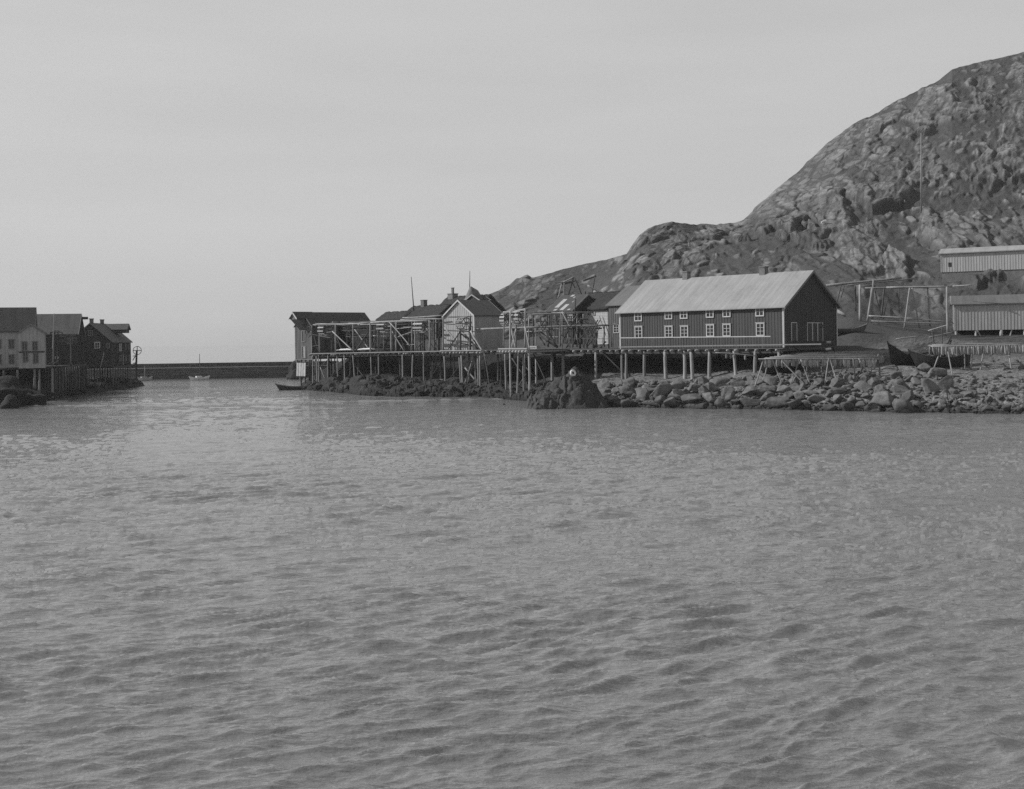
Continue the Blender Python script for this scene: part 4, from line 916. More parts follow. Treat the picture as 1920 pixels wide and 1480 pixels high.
def place_rock(me, p, sx, sy, sz, label, group=None, sink=.6, rz=None, tilt=.3, name='boulder', cat='boulder'):
    o = bpy.data.objects.new(name, me); COL.objects.link(o); o.location = (p.x, p.y, p.z+sz*(1-sink*1.2)*.6)
    o.rotation_euler = (random.uniform(-tilt, tilt), random.uniform(-tilt, tilt), random.uniform(0, 6.28) if rz is None else rz); o.scale = (sx, sy, sz)
    return tag(o, label, cat, group)
def hit(px, py, tmax=9.4):
    """first terrain point seen at the pixel (nearest row from the front)"""
    i = int(np.clip(np.searchsorted(TPX, px), 1, len(TPX)-1)); c = TG[:, i]
    yy = 638.4-((c[:, 2]-H)*FPX/c[:, 1])-(px-960)*SR
    j = np.where((yy <= py) & (TT > .5))[0]
    return Vector(c[j[0]]) if len(j) else Vector(c[-1])
used = []
def big_rock(x0, y0, x1, y1, label, me=None, k=0, sy=1.0, **kw):
    p = hit((x0+x1)/2, y1-1.5); sc = p.y/FPX; w = (x1-x0)*sc/2; h = (y1-y0)*sc
    used.append(((x0+x1)/2, (y0+y1)/2, (x1-x0)*.5)); me = me or RM[k % len(RM)]
    o = bpy.data.objects.new('boulder', me); COL.objects.link(o); zz = p.z+h*.42
    o.location = (p.x, p.y+w*sy*.8, zz-.1); o.scale = (w*1.12, w*sy*1.0, h*.72); o.rotation_euler = (0, kw.get('ry', 0), kw.get('rz', 0)); return tag(o, label, 'boulder')
BIG = [(1213, 717, 1266, 753, 'large rounded boulder in the middle of the shore below the warehouse', 0), (1158, 722, 1202, 748, 'broad boulder just right of the dark rock with the white ring', 1), (1121, 711, 1145, 729, 'flat-topped boulder touching the right flank of the dark ringed rock', 2),
 (1142, 722, 1168, 742, 'rounded boulder below the flat-topped one beside the dark ringed rock', 3), (1204, 752, 1243, 766, 'low flat boulder at the water below the largest rounded one', 4), (1288, 717, 1318, 739, 'angular boulder under the warehouse posts, right of the largest rounded one', 5),
 (1384, 750, 1431, 769, 'long flat slab of rock lying at the water edge', 6), (1444, 729, 1462, 740, 'smooth egg-shaped boulder above the long flat slab', 7), (1372, 713, 1405, 731, 'wedge-shaped boulder beside the foot of the raking quay post', 8), (1496, 720, 1514, 736, 'tall rounded boulder below the low fish rack', 0),
 (1576, 701, 1603, 720, 'single boulder on the gravel right of the low fish rack', 2), (1717, 677, 1754, 701, 'cracked pale boulder just in front of the two beached boats', 3), (1740, 684, 1779, 710, 'dark-faced boulder right of the cracked pale one by the boats', 5), (1672, 711, 1709, 737, 'big pale sloping boulder low on the gravel beach', 1),
 (1727, 705, 1767, 741, 'bulky dark boulder in the middle of the right beach', 6), (1765, 707, 1797, 734, 'blocky boulder with a sharp left edge on the right beach', 8), (1706, 732, 1736, 752, 'dark rounded boulder below the bulky one near the water', 4), (1321, 722, 1352, 745, 'leaning boulder under the right half of the warehouse', 7), (1348, 727, 1384, 750, 'split boulder with a steep left face left of the wedge', 2), (1258, 728, 1290, 748, 'squat boulder tucked against the largest rounded one', 6)]
for b in BIG: big_rock(*b[:4], b[4], k=b[5], rz=random.uniform(-.5, .5), sy=random.uniform(.75, 1.0))
# heaped boulders along the beach
pts = []
def scatter(n, xr, tr, smin, smax, meshes, label, group, power=2.2, dens=1.0, sq=(.65, 1.)):
    tries = 0; c = 0
    while c < n and tries < n*40:
        tries += 1; px = random.uniform(*xr); t = random.uniform(*tr); p = tpt(px, t)
        r = smin+(smax-smin)*random.random()**power
        if any((p.x-q.x)**2+(p.y-q.y)**2 < ((r+rr)*.62*dens)**2 for q, rr in pts): continue
        yy = 638.4-(p.z-H)*FPX/p.y-(px-960)*SR
        if any(abs(px-ux) < uw*.9 and abs(yy-uy) < uw*.5 for ux, uy, uw in used): continue
        if p.z < -.5: continue
        pts.append((p, r)); c += 1
        if meshes is None: loose(p, r); continue
        place_rock(random.choice(meshes), p, r*random.uniform(.85, 1.25), r*random.uniform(.7, 1.1), r*random.uniform(*sq), label, group)
scatter(60, (1125, 1700), (.95, 3.0), .9, 1.6, RM, 'grey boulder heaped among others on the beach below the warehouse', 'boulders heaped on the beach', 1.6)
scatter(95, (1125, 1720), (.95, 3.4), .55, 1.1, RM, 'grey boulder heaped among others on the beach below the warehouse', 'boulders heaped on the beach')
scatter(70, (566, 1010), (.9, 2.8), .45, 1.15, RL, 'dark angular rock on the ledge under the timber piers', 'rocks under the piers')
scatter(25, (1570, 1900), (.95, 2.6), .5, .95, RM, 'grey stone in the loose stone belt on the right beach', 'stones on the right beach')
scatter(480, (1125, 1640), (.9, 3.6), .22, .6, None, '', '')
scatter(420, (1560, 1995), (.9, 3.2), .15, .55, None, '', '')
scatter(60, (1640, 1995), (3.2, 5.2), .2, .6, None, '', '')
me = bpy.data.meshes.new('shore_stones'); vv = np.concatenate(LOOSE_V); ff = np.concatenate(LOOSE_F)
me.from_pydata(vv.tolist(), [], ff.tolist()); me.polygons.foreach_set('use_smooth', [True]*len(me.polygons)); me.materials.append(MATS['boulder_stone'])
o = bpy.data.objects.new('shore_stones', me); COL.objects.link(o); tag(o, 'loose small grey stones strewn between the boulders along the beach', 'stones', None, 'stuff')

# the dark weedy rock with the white ring
def outcrop():
    t = thing('rock_outcrop', 'dark weed-covered rock rising from the water with a white ring', 'rock', PD(1070, 766, 137))
    n = 150; Dn = 137.5; sc = Dn/FPX; cx = PD(1070, 766, Dn).x; x = np.linspace(-8, 8, n); y = np.linspace(-6, 7, n); Xg, Yg = np.meshgrid(x, y); X = Xg.ravel(); Y = Yg.ravel()
    P0 = np.stack([X, Y, X*0], -1); w = fbm(P0*.3, 3, 301)
    prof_x = [-8, -5.9, -5.35, -4.4, -3.15, -1.9, -.95, -.5, 0, .3, .6, .95, 1.3, 2.2, 3.5, 4.6, 5.3, 8]
    prof_z = [-2.5, -.6, .1, 1.45, 2.3, 2.7, 3.0, 3.8, 4.45, 4.72, 4.78, 4.65, 4.35, 3.35, 1.7, .1, -.6, -3]
    base = np.interp(X, prof_x, prof_z)
    tap = np.where(Y < 0, np.clip((-Y)/4.6, 0, 3), np.clip(Y/5.2, 0, 3))
    z = base-(base+.8)*np.where(X < -.6, tap**1.6, tap**1.3)
    b1, b2, bid = voro(np.stack([X*.9+w, Y*.9, z*.9], -1), 311); c1, c2, _ = voro(np.stack([X*2.2+w, Y*2.2, z*2.2], -1), 312)
    lump = np.where(X < .2, 1., .45)
    o1, og1, oi1 = facets(np.stack([X*.5+w*.5, Y*.5, z*.55], -1), 331, 1.5); o2, og2, oi2 = facets(np.stack([X*1.25+w, Y*1.25, z*1.25], -1), 341, 1.5)
    z = z+(.5*o1+.36*o2-.22*(1-sstep(og1, 0, .12))-.15*(1-sstep(og2, 0, .12)))*np.where(X < -.6, 1., .45)*sstep(X, -6.2, -5.2)+(.25*(.6-b1)+.2*(.5-c1))*lump+.14*fbm(np.stack([X*1.6+Y, Y*1.5, z], -1), 4, 313)
    P = np.stack([X+cx, Y+Dn, z], -1)
    o = np_mesh('rock', P, n, n, 'weed_rock'); del o['kind']; o.name = 'rock_mass'
    me = o.data; Wi = WM[t.name].inverted(); me.transform(Wi); o.parent = t
    ix = (np.abs(x-(PD(1074.5, 700, Dn-.6).x-cx))).argmin(); col = P.reshape(n, n, 3)[:, ix]; kk = np.where(col[:, 2] > PD(1074.5, 700, Dn-.6).z)[0][0]; c = Vector(col[kk])+Vector((0, -.1, 0))
    MB().ring(c+Vector((0, -.25, 0)), Vector((.45, -.85, .25)), .27, .14, 24, 8).build('painted_ring', 'white_hull', t, True)
    MB().pole(c+Vector((0, .4, 0)), c+Vector((-.05, -.28, .02)), .16, .12).build('mooring_eye', 'iron', t)
outcrop()
# pointed boulder, breakwater rocks, left mound
def single_rock(px0, py0, px1, py1, D, label, seed, mat, name='boulder', sub=4, squash=1, rz=0, cuts=8, sink=.15, rough=.3):
    me = rock_mesh(name, seed, squash, rough, sub, cuts); me.materials.append(MATS[mat]); sc = D/FPX; w = (px1-px0)*sc/2; h = (py1-py0)*sc
    c = PD((px0+px1)/2, (py0+py1)/2+h*.0, D); o = bpy.data.objects.new(name, me); COL.objects.link(o); o.location = c-Vector((0, 0, h*sink)); o.scale = (w*1.15, w*.95, h*.62); o.rotation_euler = (0, 0, rz); return tag(o, label, 'boulder')
def pointed():
    D = 219; sc = D/FPX; c = PD(887, 562, D); m = MB(); ring = []
    prof = [(-17, 0), (-14.5, 5), (-5.5, 23.5), (-4, 25), (-2.5, 24.5), (4, 20), (13, 13), (16, 6), (17, 0)]
    n = 40
    import bmesh
    bm = bmesh.new(); bmesh.ops.create_icosphere(bm, subdivisions=4, radius=1.)
    P = np.array([v.co[:] for v in bm.verts]); Pn = P.copy()
    # outline height as a function of x, squeezed towards the crest
    xs = P[:, 0]*17; top = np.interp(xs, [a for a, b in prof], [b for a, b in prof])
    z = np.where(P[:, 2] > 0, P[:, 2]/np.sqrt(np.maximum(1-P[:, 0]**2, .02))*top, P[:, 2]*6)
    Q = np.stack([xs*sc, P[:, 1]*13*sc, z*sc], -1); Q += (fbm(Pn*2, 4, 501)*.25)[:, None]*Pn
    for v, q in zip(bm.verts, Q): v.co = q
    me = bpy.data.meshes.new('boulder'); bm.to_mesh(me); bm.free(); me.polygons.foreach_set('use_smooth', [True]*len(me.polygons)); me.materials.append(MATS['crag_stone'])
    o = bpy.data.objects.new('boulder', me); COL.objects.link(o); o.location = c; tag(o, 'pointed grey boulder standing behind the small gabled house roof', 'boulder')
pointed()
for k, (x0, y0, x1, y1, D, tx) in enumerate(((-70, 704, 66, 784, 160, 'large dark mound of rock at the left shore under the white house'), (36, 724, 92, 768, 163, 'dark hump of rock against the right side of the large left mound'), (-10, 736, 50, 786, 154, 'low dark rock at the water in front of the large left mound'))):
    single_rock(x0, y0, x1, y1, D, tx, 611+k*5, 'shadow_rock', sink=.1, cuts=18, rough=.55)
for k in range(36):
    px = random.uniform(-40, 258); D = np.interp(px, [-150, 25, 90, 160, 210, 255], [147, 158, 177, 198, 213, 227])+random.uniform(.5, 9)
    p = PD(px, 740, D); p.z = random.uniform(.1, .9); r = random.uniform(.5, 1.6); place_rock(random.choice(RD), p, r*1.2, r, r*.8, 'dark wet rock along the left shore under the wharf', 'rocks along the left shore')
single_rock(536, 688, 566, 716, 262, 'dark rough rock against the foot of the breakwater', 613, 'shadow_rock', cuts=10)
single_rock(538, 674, 580, 716, 275, 'low dark rock at the landward end of the breakwater', 617, 'shadow_rock', cuts=10)
single_rock(1450, 430, 1457, 437, 262, 'small pale round stone, left of a pair on the hillside ledge', 621, 'plank_pale', sub=3)
single_rock(1473, 429, 1481, 437, 262, 'small pale round stone, right of a pair on the hillside ledge', 623, 'plank_pale', sub=3)
single_rock(977, 514, 993, 525, 267, 'flat dark boulder perched on the skyline left of the hill', 625, 'crag_stone', sub=3)

# ================================================================== BREAKWATER
bw = thing('breakwater', 'long stone breakwater with a parapet closing the harbour mouth', 'breakwater', PD(400, 711, 277))
FBk = Frame(Vector((-120, 277, 0)), 0)
zl_ = PD(400, 690, 277).z; zp = PD(400, 681, 277).z
MB().hexa([FBk(0, -1.2, -2.5), FBk(78, -1.2, -2.5), FBk(78, 9, -2.5), FBk(0, 9, -2.5), FBk(0, 0, zl_), FBk(78, 0, zl_), FBk(78, 9, zl_), FBk(0, 9, zl_)]).build('quay_wall', 'masonry', bw)
MB().box(FBk, 0, 78, -.15, 2.5, zl_+.004, zl_+.16).build('coping', 'dull_trim', bw)
MB().box(FBk, 0, 78, 2.6, 5, zl_+.002, zp-.12).build('parapet', 'masonry', bw)
MB().box(FBk, 0, 78, 2.5, 5.1, zp-.12, zp).build('parapet_cap', 'masonry', bw)

# ================================================================== BOATS
def boat(label, pos, yaw, L, B, Hh, stem, mat='tar_wood', inner='grey_board', roll=0, group=None, planks=5, thw=3, name='rowing_boat', gun='deck_wood'):
    t = thing(name, label, 'boat', pos, yaw, group)
    Wm = Matrix.Translation(pos) @ Matrix.Rotation(yaw, 4, 'Z') @ Matrix.Rotation(roll, 4, 'X')
    ns = 22
    def sec(u):   # u -1..1
        bb = B/2*(1-abs(u)**2.6)**.75 if abs(u) < 1 else 0.
        zk = .0+Hh*.55*max(0, abs(u)-.72)**1.6*3; zg = Hh+(stem-Hh)*abs(u)**3.2
        return bb, zk, zg
    m = MB(); ncs = planks*2+1
    def ringpts(u, inset=0.):
        bb, zk, zg = sec(u); out = []
        for k in range(planks+1):
            q = k/planks; y = bb*math.sin(q*math.pi/2)**.8; z = zk+(zg-zk)*(1-math.cos(q*math.pi/2))**.85 if True else 0
            out.append((max(y-inset, 0), z+inset*.6))
        return out
    for inset, side in ((0, 1), (.05, -1)):
        k0 = len(m.v)
        for i in range(ns+1):
            u = -1+2*i/ns; rp = ringpts(u*.999, inset); x = u*L/2*(1 if abs(u) < .9 else 1)
            row = [(x, -y, z) for y, z in rp[::-1]]+[(x, y, z) for y, z in rp[1:]]
            # clinker step
            for (xx, y, z) in row: m.v.append(Wm @ Vector((xx+ (.10*L*abs(u)**6*math.copysign(1, u))*(z/stem), y, z)))
        nn = 2*planks+1
        for i in range(ns):
            for j in range(nn-1):
                a = k0+i*nn+j; m.f.append((a, a+1, a+nn+1, a+nn) if side > 0 else (a, a+nn, a+nn+1, a+1))
    m.build('hull', mat, t)
    for sg in (1, -1):
        g = MB()
        prev = None
        for i in range(ns+1):
            u = (-1+2*i/ns)*.985; bb, zk, zg = sec(u); p = Wm @ Vector((u*L/2+.10*L*abs(u)**6*math.copysign(1, u)*(zg/stem), sg*(bb+.02), zg))
            if prev is not None: g.beam(prev, p, .08, .1)
            prev = p
        g.build('gunwale', gun, t)
    for sg in (1, -1):
        MB().beam(Wm @ Vector((sg*L*.475, 0, .25*Hh)), Wm @ Vector((sg*L*.605, 0, stem*1.08)), .1, .16).build('stem_post', mat, t)
    for k in range(thw):
        u = -.5+k/(thw-1)*1.0 if thw > 1 else 0; bb, zk, zg = sec(u); m = MB()
        a = Wm @ Vector((u*L/2, -bb*.93, zg-.18)); b = Wm @ Vector((u*L/2, bb*.93, zg-.18)); m.beam(a, b, .25, .05, Wm.to_3x3() @ Vector((0, 0, 1))); m.build('thwart', inner, t)
    return t
p = PZ(548, 731.5, 0); boat('dark open rowing boat lying on the water by the left warehouse', Vector((p.x+1.4, p.y, -.18)), math.radians(6), 7.0, 1.7, .75, 1.25)
p = PD(1745, 686, 134.5); boat('dark beached clinker boat with a tall bare stem, farther left of the two', Vector((PD(1722, 684, 137).x, 137.2, gz(PD(1722, 684, 137.2))-.15)), math.radians(14), 7.0, 2.2, 1.15, 2.7, roll=.15, group='boats hauled up on the right beach')
boat('dark beached clinker boat whose curved rim runs behind the fish rack', Vector((PD(1764, 684, 136).x, 135.2, gz(PD(1764, 684, 135.2))-.12)), math.radians(10), 6.6, 2.2, 1.1, 2.3, roll=-.3, group='boats hauled up on the right beach')
q = PD(1470, 700, 137.5); boat('dark clinker boat on the gravel underneath the low fish rack', Vector((q.x, 137.5, gz(q)-.15)), math.radians(12), 5.2, 1.8, .95, 1.7, roll=-.1)
q = PD(1586, 597, 158); boat('pale weathered boat on the slope just right of the warehouse gable', Vector((q.x-.5, 158, gz(q)-.1)), math.radians(8), 6.0, 1.7, .7, 1.3, mat='grey_board', gun='pole_wood')
q = PD(1530, 668, 143); boat('upturned grey boat leaning by the warehouse gable', Vector((q.x, 143.2, gz(q)+1.05)), math.radians(25), 4.4, 1.5, .7, 1.0, mat='grey_board', roll=math.radians(172))
# sailing boats off the breakwater
def sailboat(label, px, py, D, L, mh_, mat, mastpx):
    p = PD(px, py, D); p.z = -.25; t = boat(label, p, math.radians(35), L, 1.4, .8, 1.15, mat, thw=1, name='sailing_boat', gun=mat)
    q = PD(mastpx, py, D); MB().pole(Vector((p.x+.05, p.y, .2)), Vector((p.x+.1, p.y, mh_)), .09, .06).build('mast', 'old_pole' if mh_ > 3.5 else 'pole_wood', t, True)
    MB().box(Frame(p+Vector((0, 0, .85)), math.radians(35)), -.8, .5, -.45, .45, 0, .35).build('cabin', mat, t)
    return t
sailboat('white sailing boat with a dark mast moored mid-channel at the breakwater', 374, 708, 266, 4.0, 6.0, 'white_hull', 377)
sailboat('small pale sailing boat at the breakwater near the left hoist wheel', 271, 711, 268, 3.0, 3.4, 'plank_pale', 273)

# ================================================================== FISH RACKS ON THE BEACH
FISH = None
def fish_mesh():
    m = MB(); n = 7
    for (dx, ph) in ((-.07, 0.), (.07, .9)):
        prof = [(0, .015), (-.10, .05), (-.28, .085), (-.5, .09), (-.68, .07), (-.8, .03)]
        k = len(m.v)
        for z, r in prof:
            for j in range(n): m.v.append(Vector((dx+r*1.0*math.cos(6.283*j/n+ph), r*.55*math.sin(6.283*j/n+ph)+dx*.3, z)))
        for i in range(len(prof)-1):
            for j in range(n): m.f.append((k+i*n+j, k+i*n+(j+1) % n, k+(i+1)*n+(j+1) % n, k+(i+1)*n+j))
        m.f.append(tuple(k+(len(prof)-1)*n+j for j in range(n)))
    o = m.build('split_cod', 'fish_skin', None, True); me = o.data
    c = sum((v.co for v in me.vertices), Vector())/len(me.vertices); me.transform(Matrix.Translation((0, 0, -.8-0)))  # hang from origin
    zmax = max(v.co.z for v in me.vertices); me.transform(Matrix.Translation((0, 0, -zmax)))
    COL.objects.unlink(o); return me
FISH = fish_mesh()
def hang(p, label, group, rz=None, sc=None):
    o = bpy.data.objects.new('dried_cod', FISH); COL.objects.link(o); o.location = p; o.rotation_euler = (random.uniform(-.12, .12), random.uniform(-.12, .12), random.uniform(-.6, .6) if rz is None else rz)
    s = sc or random.uniform(.9, 1.3); o.scale = (s, s, s); return tag(o, label, 'fish', group)
def rack(label, name, front, back, nrails, legs, sag=.1, mat='pole_wood'):
    """front, back: ((px,py,D),(px,py,D)) ends of the front and back rail"""
    f0, f1 = [PD(*q) for q in front]; b0, b1 = [PD(*q) for q in back]
    t = thing(name, label, 'drying rack', (f0+f1)/2-Vector((0, 0, 2.2)))
    rails = []
    for k in range(nrails):
        u = k/(nrails-1); a = f0.lerp(b0, u); b = f1.lerp(b1, u); a = a+(a-b).normalized()*random.uniform(0, .6); b = b+(b-a).normalized()*random.uniform(0, .5)
        pole_obj('rail', a, b, .07 if k == 0 else .05, .06 if k == 0 else .045, mat, t, .004); rails.append((a, b))
    for k in range(6):
        u = .04+.92*k/5; a = f0.lerp(f1, u)-Vector((0, 0, .1)); b = b0.lerp(b1, u)-Vector((0, 0, .1)); pole_obj('crossbar', a, b, .06, .06, 'old_pole', t, .004)
    for (x0, y0, x1, y1, D0, D1) in legs:
        a = PD(x0, y0, D0); b = PD(x1, y1, D1); d = (b-a).normalized(); pole_obj('leg', a-d*.25, b+d*.4, .065, .075, mat, t, .006)
    return t, rails
rk, rails = rack('low flat rack of poles hung with drying fish beside the warehouse gable', 'fish_rack', ((1428, 673.5, 131.5), (1645, 674, 131)), ((1500, 662, 139.5), (1668, 657.5, 142)), 11,
    [(1430.7, 676, 1417.5, 718.5, 131.5, 131), (1449, 677, 1466, 718, 131.5, 131.5), (1440, 680, 1433, 712, 134, 134), (1465, 676, 1510, 722.5, 131.4, 130), (1498.6, 676, 1483.4, 719, 131.4, 131), (1502.7, 678, 1518, 719, 132, 131.5), (1553, 676, 1546.8, 721, 131, 130), (1557, 678, 1571, 721.5, 131, 130),
     (1512, 678, 1514, 706, 135, 135), (1540, 674, 1540, 698, 136, 136), (1600, 676, 1603, 703, 131, 131), (1612, 676, 1627, 700, 131, 131), (1637, 676, 1634, 696, 131, 131), (1655, 664, 1661, 684, 138, 138), (1646, 668, 1640, 688, 135, 135), (1590, 676, 1575, 700, 133, 133)])
nf_ = 0
for k, (a, b) in enumerate(rails):
    n = 54 if k == 0 else 25
    for i in range(n):
        if random.random() < .12: continue
        u = random.uniform(.05, .98); p = a.lerp(b, u)
        hang(p, 'split cod hanging tail-up on the low rack beside the warehouse gable', 'cod on the low rack'); nf_ += 1
rk2, rails2 = rack('raised rack of pale fish at the right edge above the boats', 'fish_rack', ((1748, 650, 134), (1935, 646, 132)), ((1752, 646.5, 138), (1935, 643, 137)), 4,
    [(1765.6, 652, 1753, 686, 134, 134), (1768, 652, 1760, 684, 136, 136), (1775.7, 652, 1786.5, 707, 134, 131), (1789, 652, 1781, 688, 136, 136), (1788, 652, 1791, 692, 136, 136), (1808.5, 652, 1809.5, 690, 134, 134), (1824, 652, 1821, 690, 134, 134), (1845, 652, 1838, 694, 134, 133), (1890, 652, 1896, 694, 134, 133)])
for k, (a, b) in enumerate(rails2):
    for i in range(50 if k == 0 else 22):
        p = a.lerp(b, (i+random.uniform(.1, .9))/(50 if k == 0 else 22)*.97+.01); hang(p, 'pale split cod hanging in a row on the raised right rack', 'cod on the raised right rack', None, random.uniform(1.1, 1.45))
# short fish pole under the quay
up_ = thing('fish_pole', 'short pole with a few fish hung beneath the right end of the quay', 'drying pole', PD(1385, 666, 136.5))
pole_obj('rail', PD(1341, 661.5, 137.5), PD(1416, 667.5, 136.5), .05, .05, 'pole_wood', up_)
for px in (1362, 1370, 1376, 1397): hang(PD(px, 661.8+(px-1341)*.08, 137.2), 'split cod on the short pole beneath the quay', 'cod beneath the quay', None, .7)

# tripod and gear in front of the gable
tp = thing('pole_tripod', 'crossed-pole tripod holding a bundle in front of the warehouse gable', 'tripod', PD(1554, 662, 139))
for a in ((1536, 597, 1553.5, 635), (1562.5, 620, 1546, 662), (1553, 634, 1567, 664), (1553, 640, 1550, 664)):
    D = 139; pole_obj('leg', PD(a[0], a[1], D), PD(a[2], a[3], D+(.8 if a[0] == 1553 else 0)), .05, .06, 'old_pole', tp)
MB().pole(PD(1549.5, 642, 139), PD(1557.5, 642, 139), .14, .17).build('block', 'plank_pale', tp, True)
MB().pole(PD(1548, 655.5, 139), PD(1558, 654, 139), .16, .12).build('bundle', 'sail_cloth', tp, True)
tag(MB().pole(PD(1567, 659.5, 142), PD(1592.5, 650.5, 143), .09, .07).build('spar', 'old_pole'), 'lone grey spar lying aslant right of the tripod', 'spar')
tag(MB().pole(PD(1567, 582.5, 151.5), PD(1585, 591.5, 150), .24, .22, 10).build('log', 'pole_wood', None, True), 'stout pale log jutting out behind the warehouse gable', 'log')

# ================================================================== TALL RACK ON THE RIGHT SLOPE
tr = thing('drying_rack', 'tall empty pole drying rack on the slope right of the warehouse', 'drying rack', PD(1680, 600, 168))
DR = 168
for a in ((1549, 535.6, 1690.5, 521.8, 170, .2), (1584, 535.2, 1714.5, 522.7, 174, .12), (1621.5, 540.6, 1737, 538.5, 167, .13), (1662, 539.4, 1786, 537.4, 166, .17), (1780, 537.6, 1822, 534.6, 166, .1)):
    pole_obj('rail', PD(a[0], a[1], a[4]), PD(a[2], a[3], a[4]-2), a[5], a[5]*.85, 'pole_wood', tr, .002)
for a in ((1604, 537, 1604.5, 582, 174, .1), (1612.6, 534, 1613, 600, 168, .16), (1637.6, 525, 1635.4, 596, 168, .16), (1635.4, 541, 1626.6, 600, 166, .14), (1657.8, 541, 1652.3, 594, 170, .12), (1705.6, 540, 1695.6, 614, 165, .13), (1710, 540, 1724.3, 614, 165, .13), (1739, 539, 1744, 610, 165, .13), (1775.5, 538, 1777.4, 624, 162, .15), (1641, 546, 1652, 594, 169, .07), (1577, 535, 1569, 566, 172, .09), (1583, 536, 1577, 556, 174, .07), (1685, 540, 1686, 585, 170, .07), (1664, 562, 1656, 596, 170, .06)):
    pole_obj('leg', PD(a[0], a[1], a[4]), PD(a[2], a[3]+2, a[4]-.5), a[5], a[5]*1.1, 'pole_wood' if a[5] > .12 else 'old_pole', tr, .004)
for a in ((1628.5, 592.6, 1696, 596.4, 165, .1), (1696, 596.4, 1787, 604.5, 165, .08), (1634, 602.3, 1784, 607.5, 164, .08), (1740, 620.6, 1788, 606.5, 163, .09)):
    pole_obj('lower_rail', PD(a[0], a[1], a[4]), PD(a[2], a[3], a[4]-1.5), a[5], a[5], 'pole_wood', tr, .002)
fp = thing('pole_fence', 'low broken pole rails on the slope above the beached boats', 'fence', PD(1770, 640, 150))
for a in ((1680, 636, 1724, 631, 148), (1742, 633, 1790, 622, 152)): pole_obj('rail', PD(a[0], a[1], a[4]), PD(a[2], a[3], a[4]), .08, .07, 'pole_wood', fp)
for a in ((1747, 618, 1751, 642, 151), (1766, 612, 1767, 652, 150), (1784, 630, 1776, 648, 150), (1751, 640, 1757, 652, 149)): pole_obj('post', PD(a[0], a[1], a[4]), PD(a[2], a[3], a[4]), .07, .08, 'old_pole', fp)

# right-hand sheds
def right_shed(name, label, px0, px1, pe0, pbase, pr_, D, ang, W, **kw):
    nrm = Vector((-math.sin(ang), math.cos(ang), 0)); p = PD(px1, pe0, D); 
    q = _pl(px0, pe0, nrm, p.dot(nrm)); L = (q-p).length
    zb = _pl(px0, pbase, nrm, p.dot(nrm)).z; ze = q.z; rr_ = _pl(px0, pr_, nrm, p.dot(nrm)-W/2).z-ze
    F = Frame(Vector((p.x, p.y, zb)), ang); t = thing(name, label, 'shed', F(L/2, 0, 0), ang)
    house(t, F, L, W, ze-zb, rr_, **kw); return t, F, L
rs1, FR, LR = right_shed('stilt_shed', 'grey boarded shed raised on stilts at the right edge', 1789, 1925, 571, 620, 557, 163, math.radians(161), 6, wall='silver_board', roof='grey_roof', verge='plank_pale', turf=False, thick=.12, og=.4, corner='plank_pale')
for x in (.3, LR*.35, LR*.7, LR-.2):
    for y in (-.2, -5.5):
        p = FR(x, y, .05); pole_obj('stilt', p, Vector((p.x, p.y, gz(p)-.4)), .2, .22, 'silver_board', rs1, .004)
MB().pole(FR(LR-3, .3, 0), FR(LR-4.2, .6, -2.6), .1, .1).build('brace', 'pole_wood', rs1)
MB().pole(FR(LR-7.5, .3, 0), FR(LR-6.8, .6, -2.6), .1, .1).build('brace', 'pole_wood', rs1)
rs2, FR2, LR2 = right_shed('hillside_shed', 'pale upright-boarded shed standing high on the hillside', 1764, 1925, 476, 511, 469, 192, math.radians(152), 5, wall='silver_board', roof='pale_roof', verge='plank_pale', turf=False, thick=.15, og=.3, corner='plank_pale')
MB().box(FR2, LR2-1.7, LR2-1.2, 0, .06, .9, 1.6).build('hatch', 'tar_wood', rs2)
MB().box(FR2, .1, LR2-.1, -4.9, -.1, -2.2, -.01).build('stone_footing', 'crag_stone', rs2)

# ================================================================== LEFT HARBOUR SIDE
def lhouse(name, label, cat, px0, px1, pe, pbase, pr_, D, W, ang=math.pi, **kw):
    nrm = Vector((-math.sin(ang), math.cos(ang), 0)); p = PD(px1, pe, D); q = _pl(px0, pe, nrm, p.dot(nrm)); L = (q-p).length
    zb = PD(px1, pbase, D).z; rr_ = _pl((px0+px1)/2, pr_, nrm, p.dot(nrm)-W/2).z-p.z
    F = Frame(Vector((p.x, p.y, zb)), ang); t = thing(name, label, cat, F(L/2, 0, 0), ang); ro = house(t, F, L, W, p.z-zb, rr_, **kw); return t, F, L, ro
A1 = math.radians(176)
wh, FWH, LWH, ro = lhouse('white_house', 'pale two-storey house with a small front gable at the left edge', 'house', -60, 63, 618, 691, 579, 180, 6, math.radians(200), wall='faded_paint', roof='slate_roof', verge='dull_trim', turf=False, thick=.15, og=.3, batten=.5, corner='dull_trim')
# gabled wing facing the viewer
AW = math.radians(110); FWg = Frame(PD(84, 690, 172), AW); ze = PD(84, 624, 172).z-FWg.o.z; wW = 3.5
FWg2 = Frame(FWg.o+FWg.ey*wW, AW)
house(wh, FWg2, 6, wW, ze, 1.15, 'faded_paint', 'slate_roof', .2, .2, .5, .06, verge='dull_trim', corner=None)
for x, z, hh in ((-.8, ze-2.6, 1.3), (-2.2, ze-2.6, 1.3), (-.9, .9, 1.7), (-2.3, .7, 1.5)): window(FWg2, x, z, .75, hh, 2, 2, wh, 'x-', -.04, 'dull_trim', .08)
for x in (2.2, 4.0, 6.2): window(FWH, x+1.0, 3.1, .8, 1.4, 2, 2, wh, 'y', .05, 'dull_trim', .08); window(FWH, x+1.0, .8, .8, 1.4, 2, 2, wh, 'y', .05, 'dull_trim', .08)
MB().box(FWg2, -.1, 0, -wW, 0, ze*.44, ze*.44+.2).build('belt_board', 'brown_board', wh)
chimney(FWH, .6, -3.0, 6, 8.75, .5, ro)
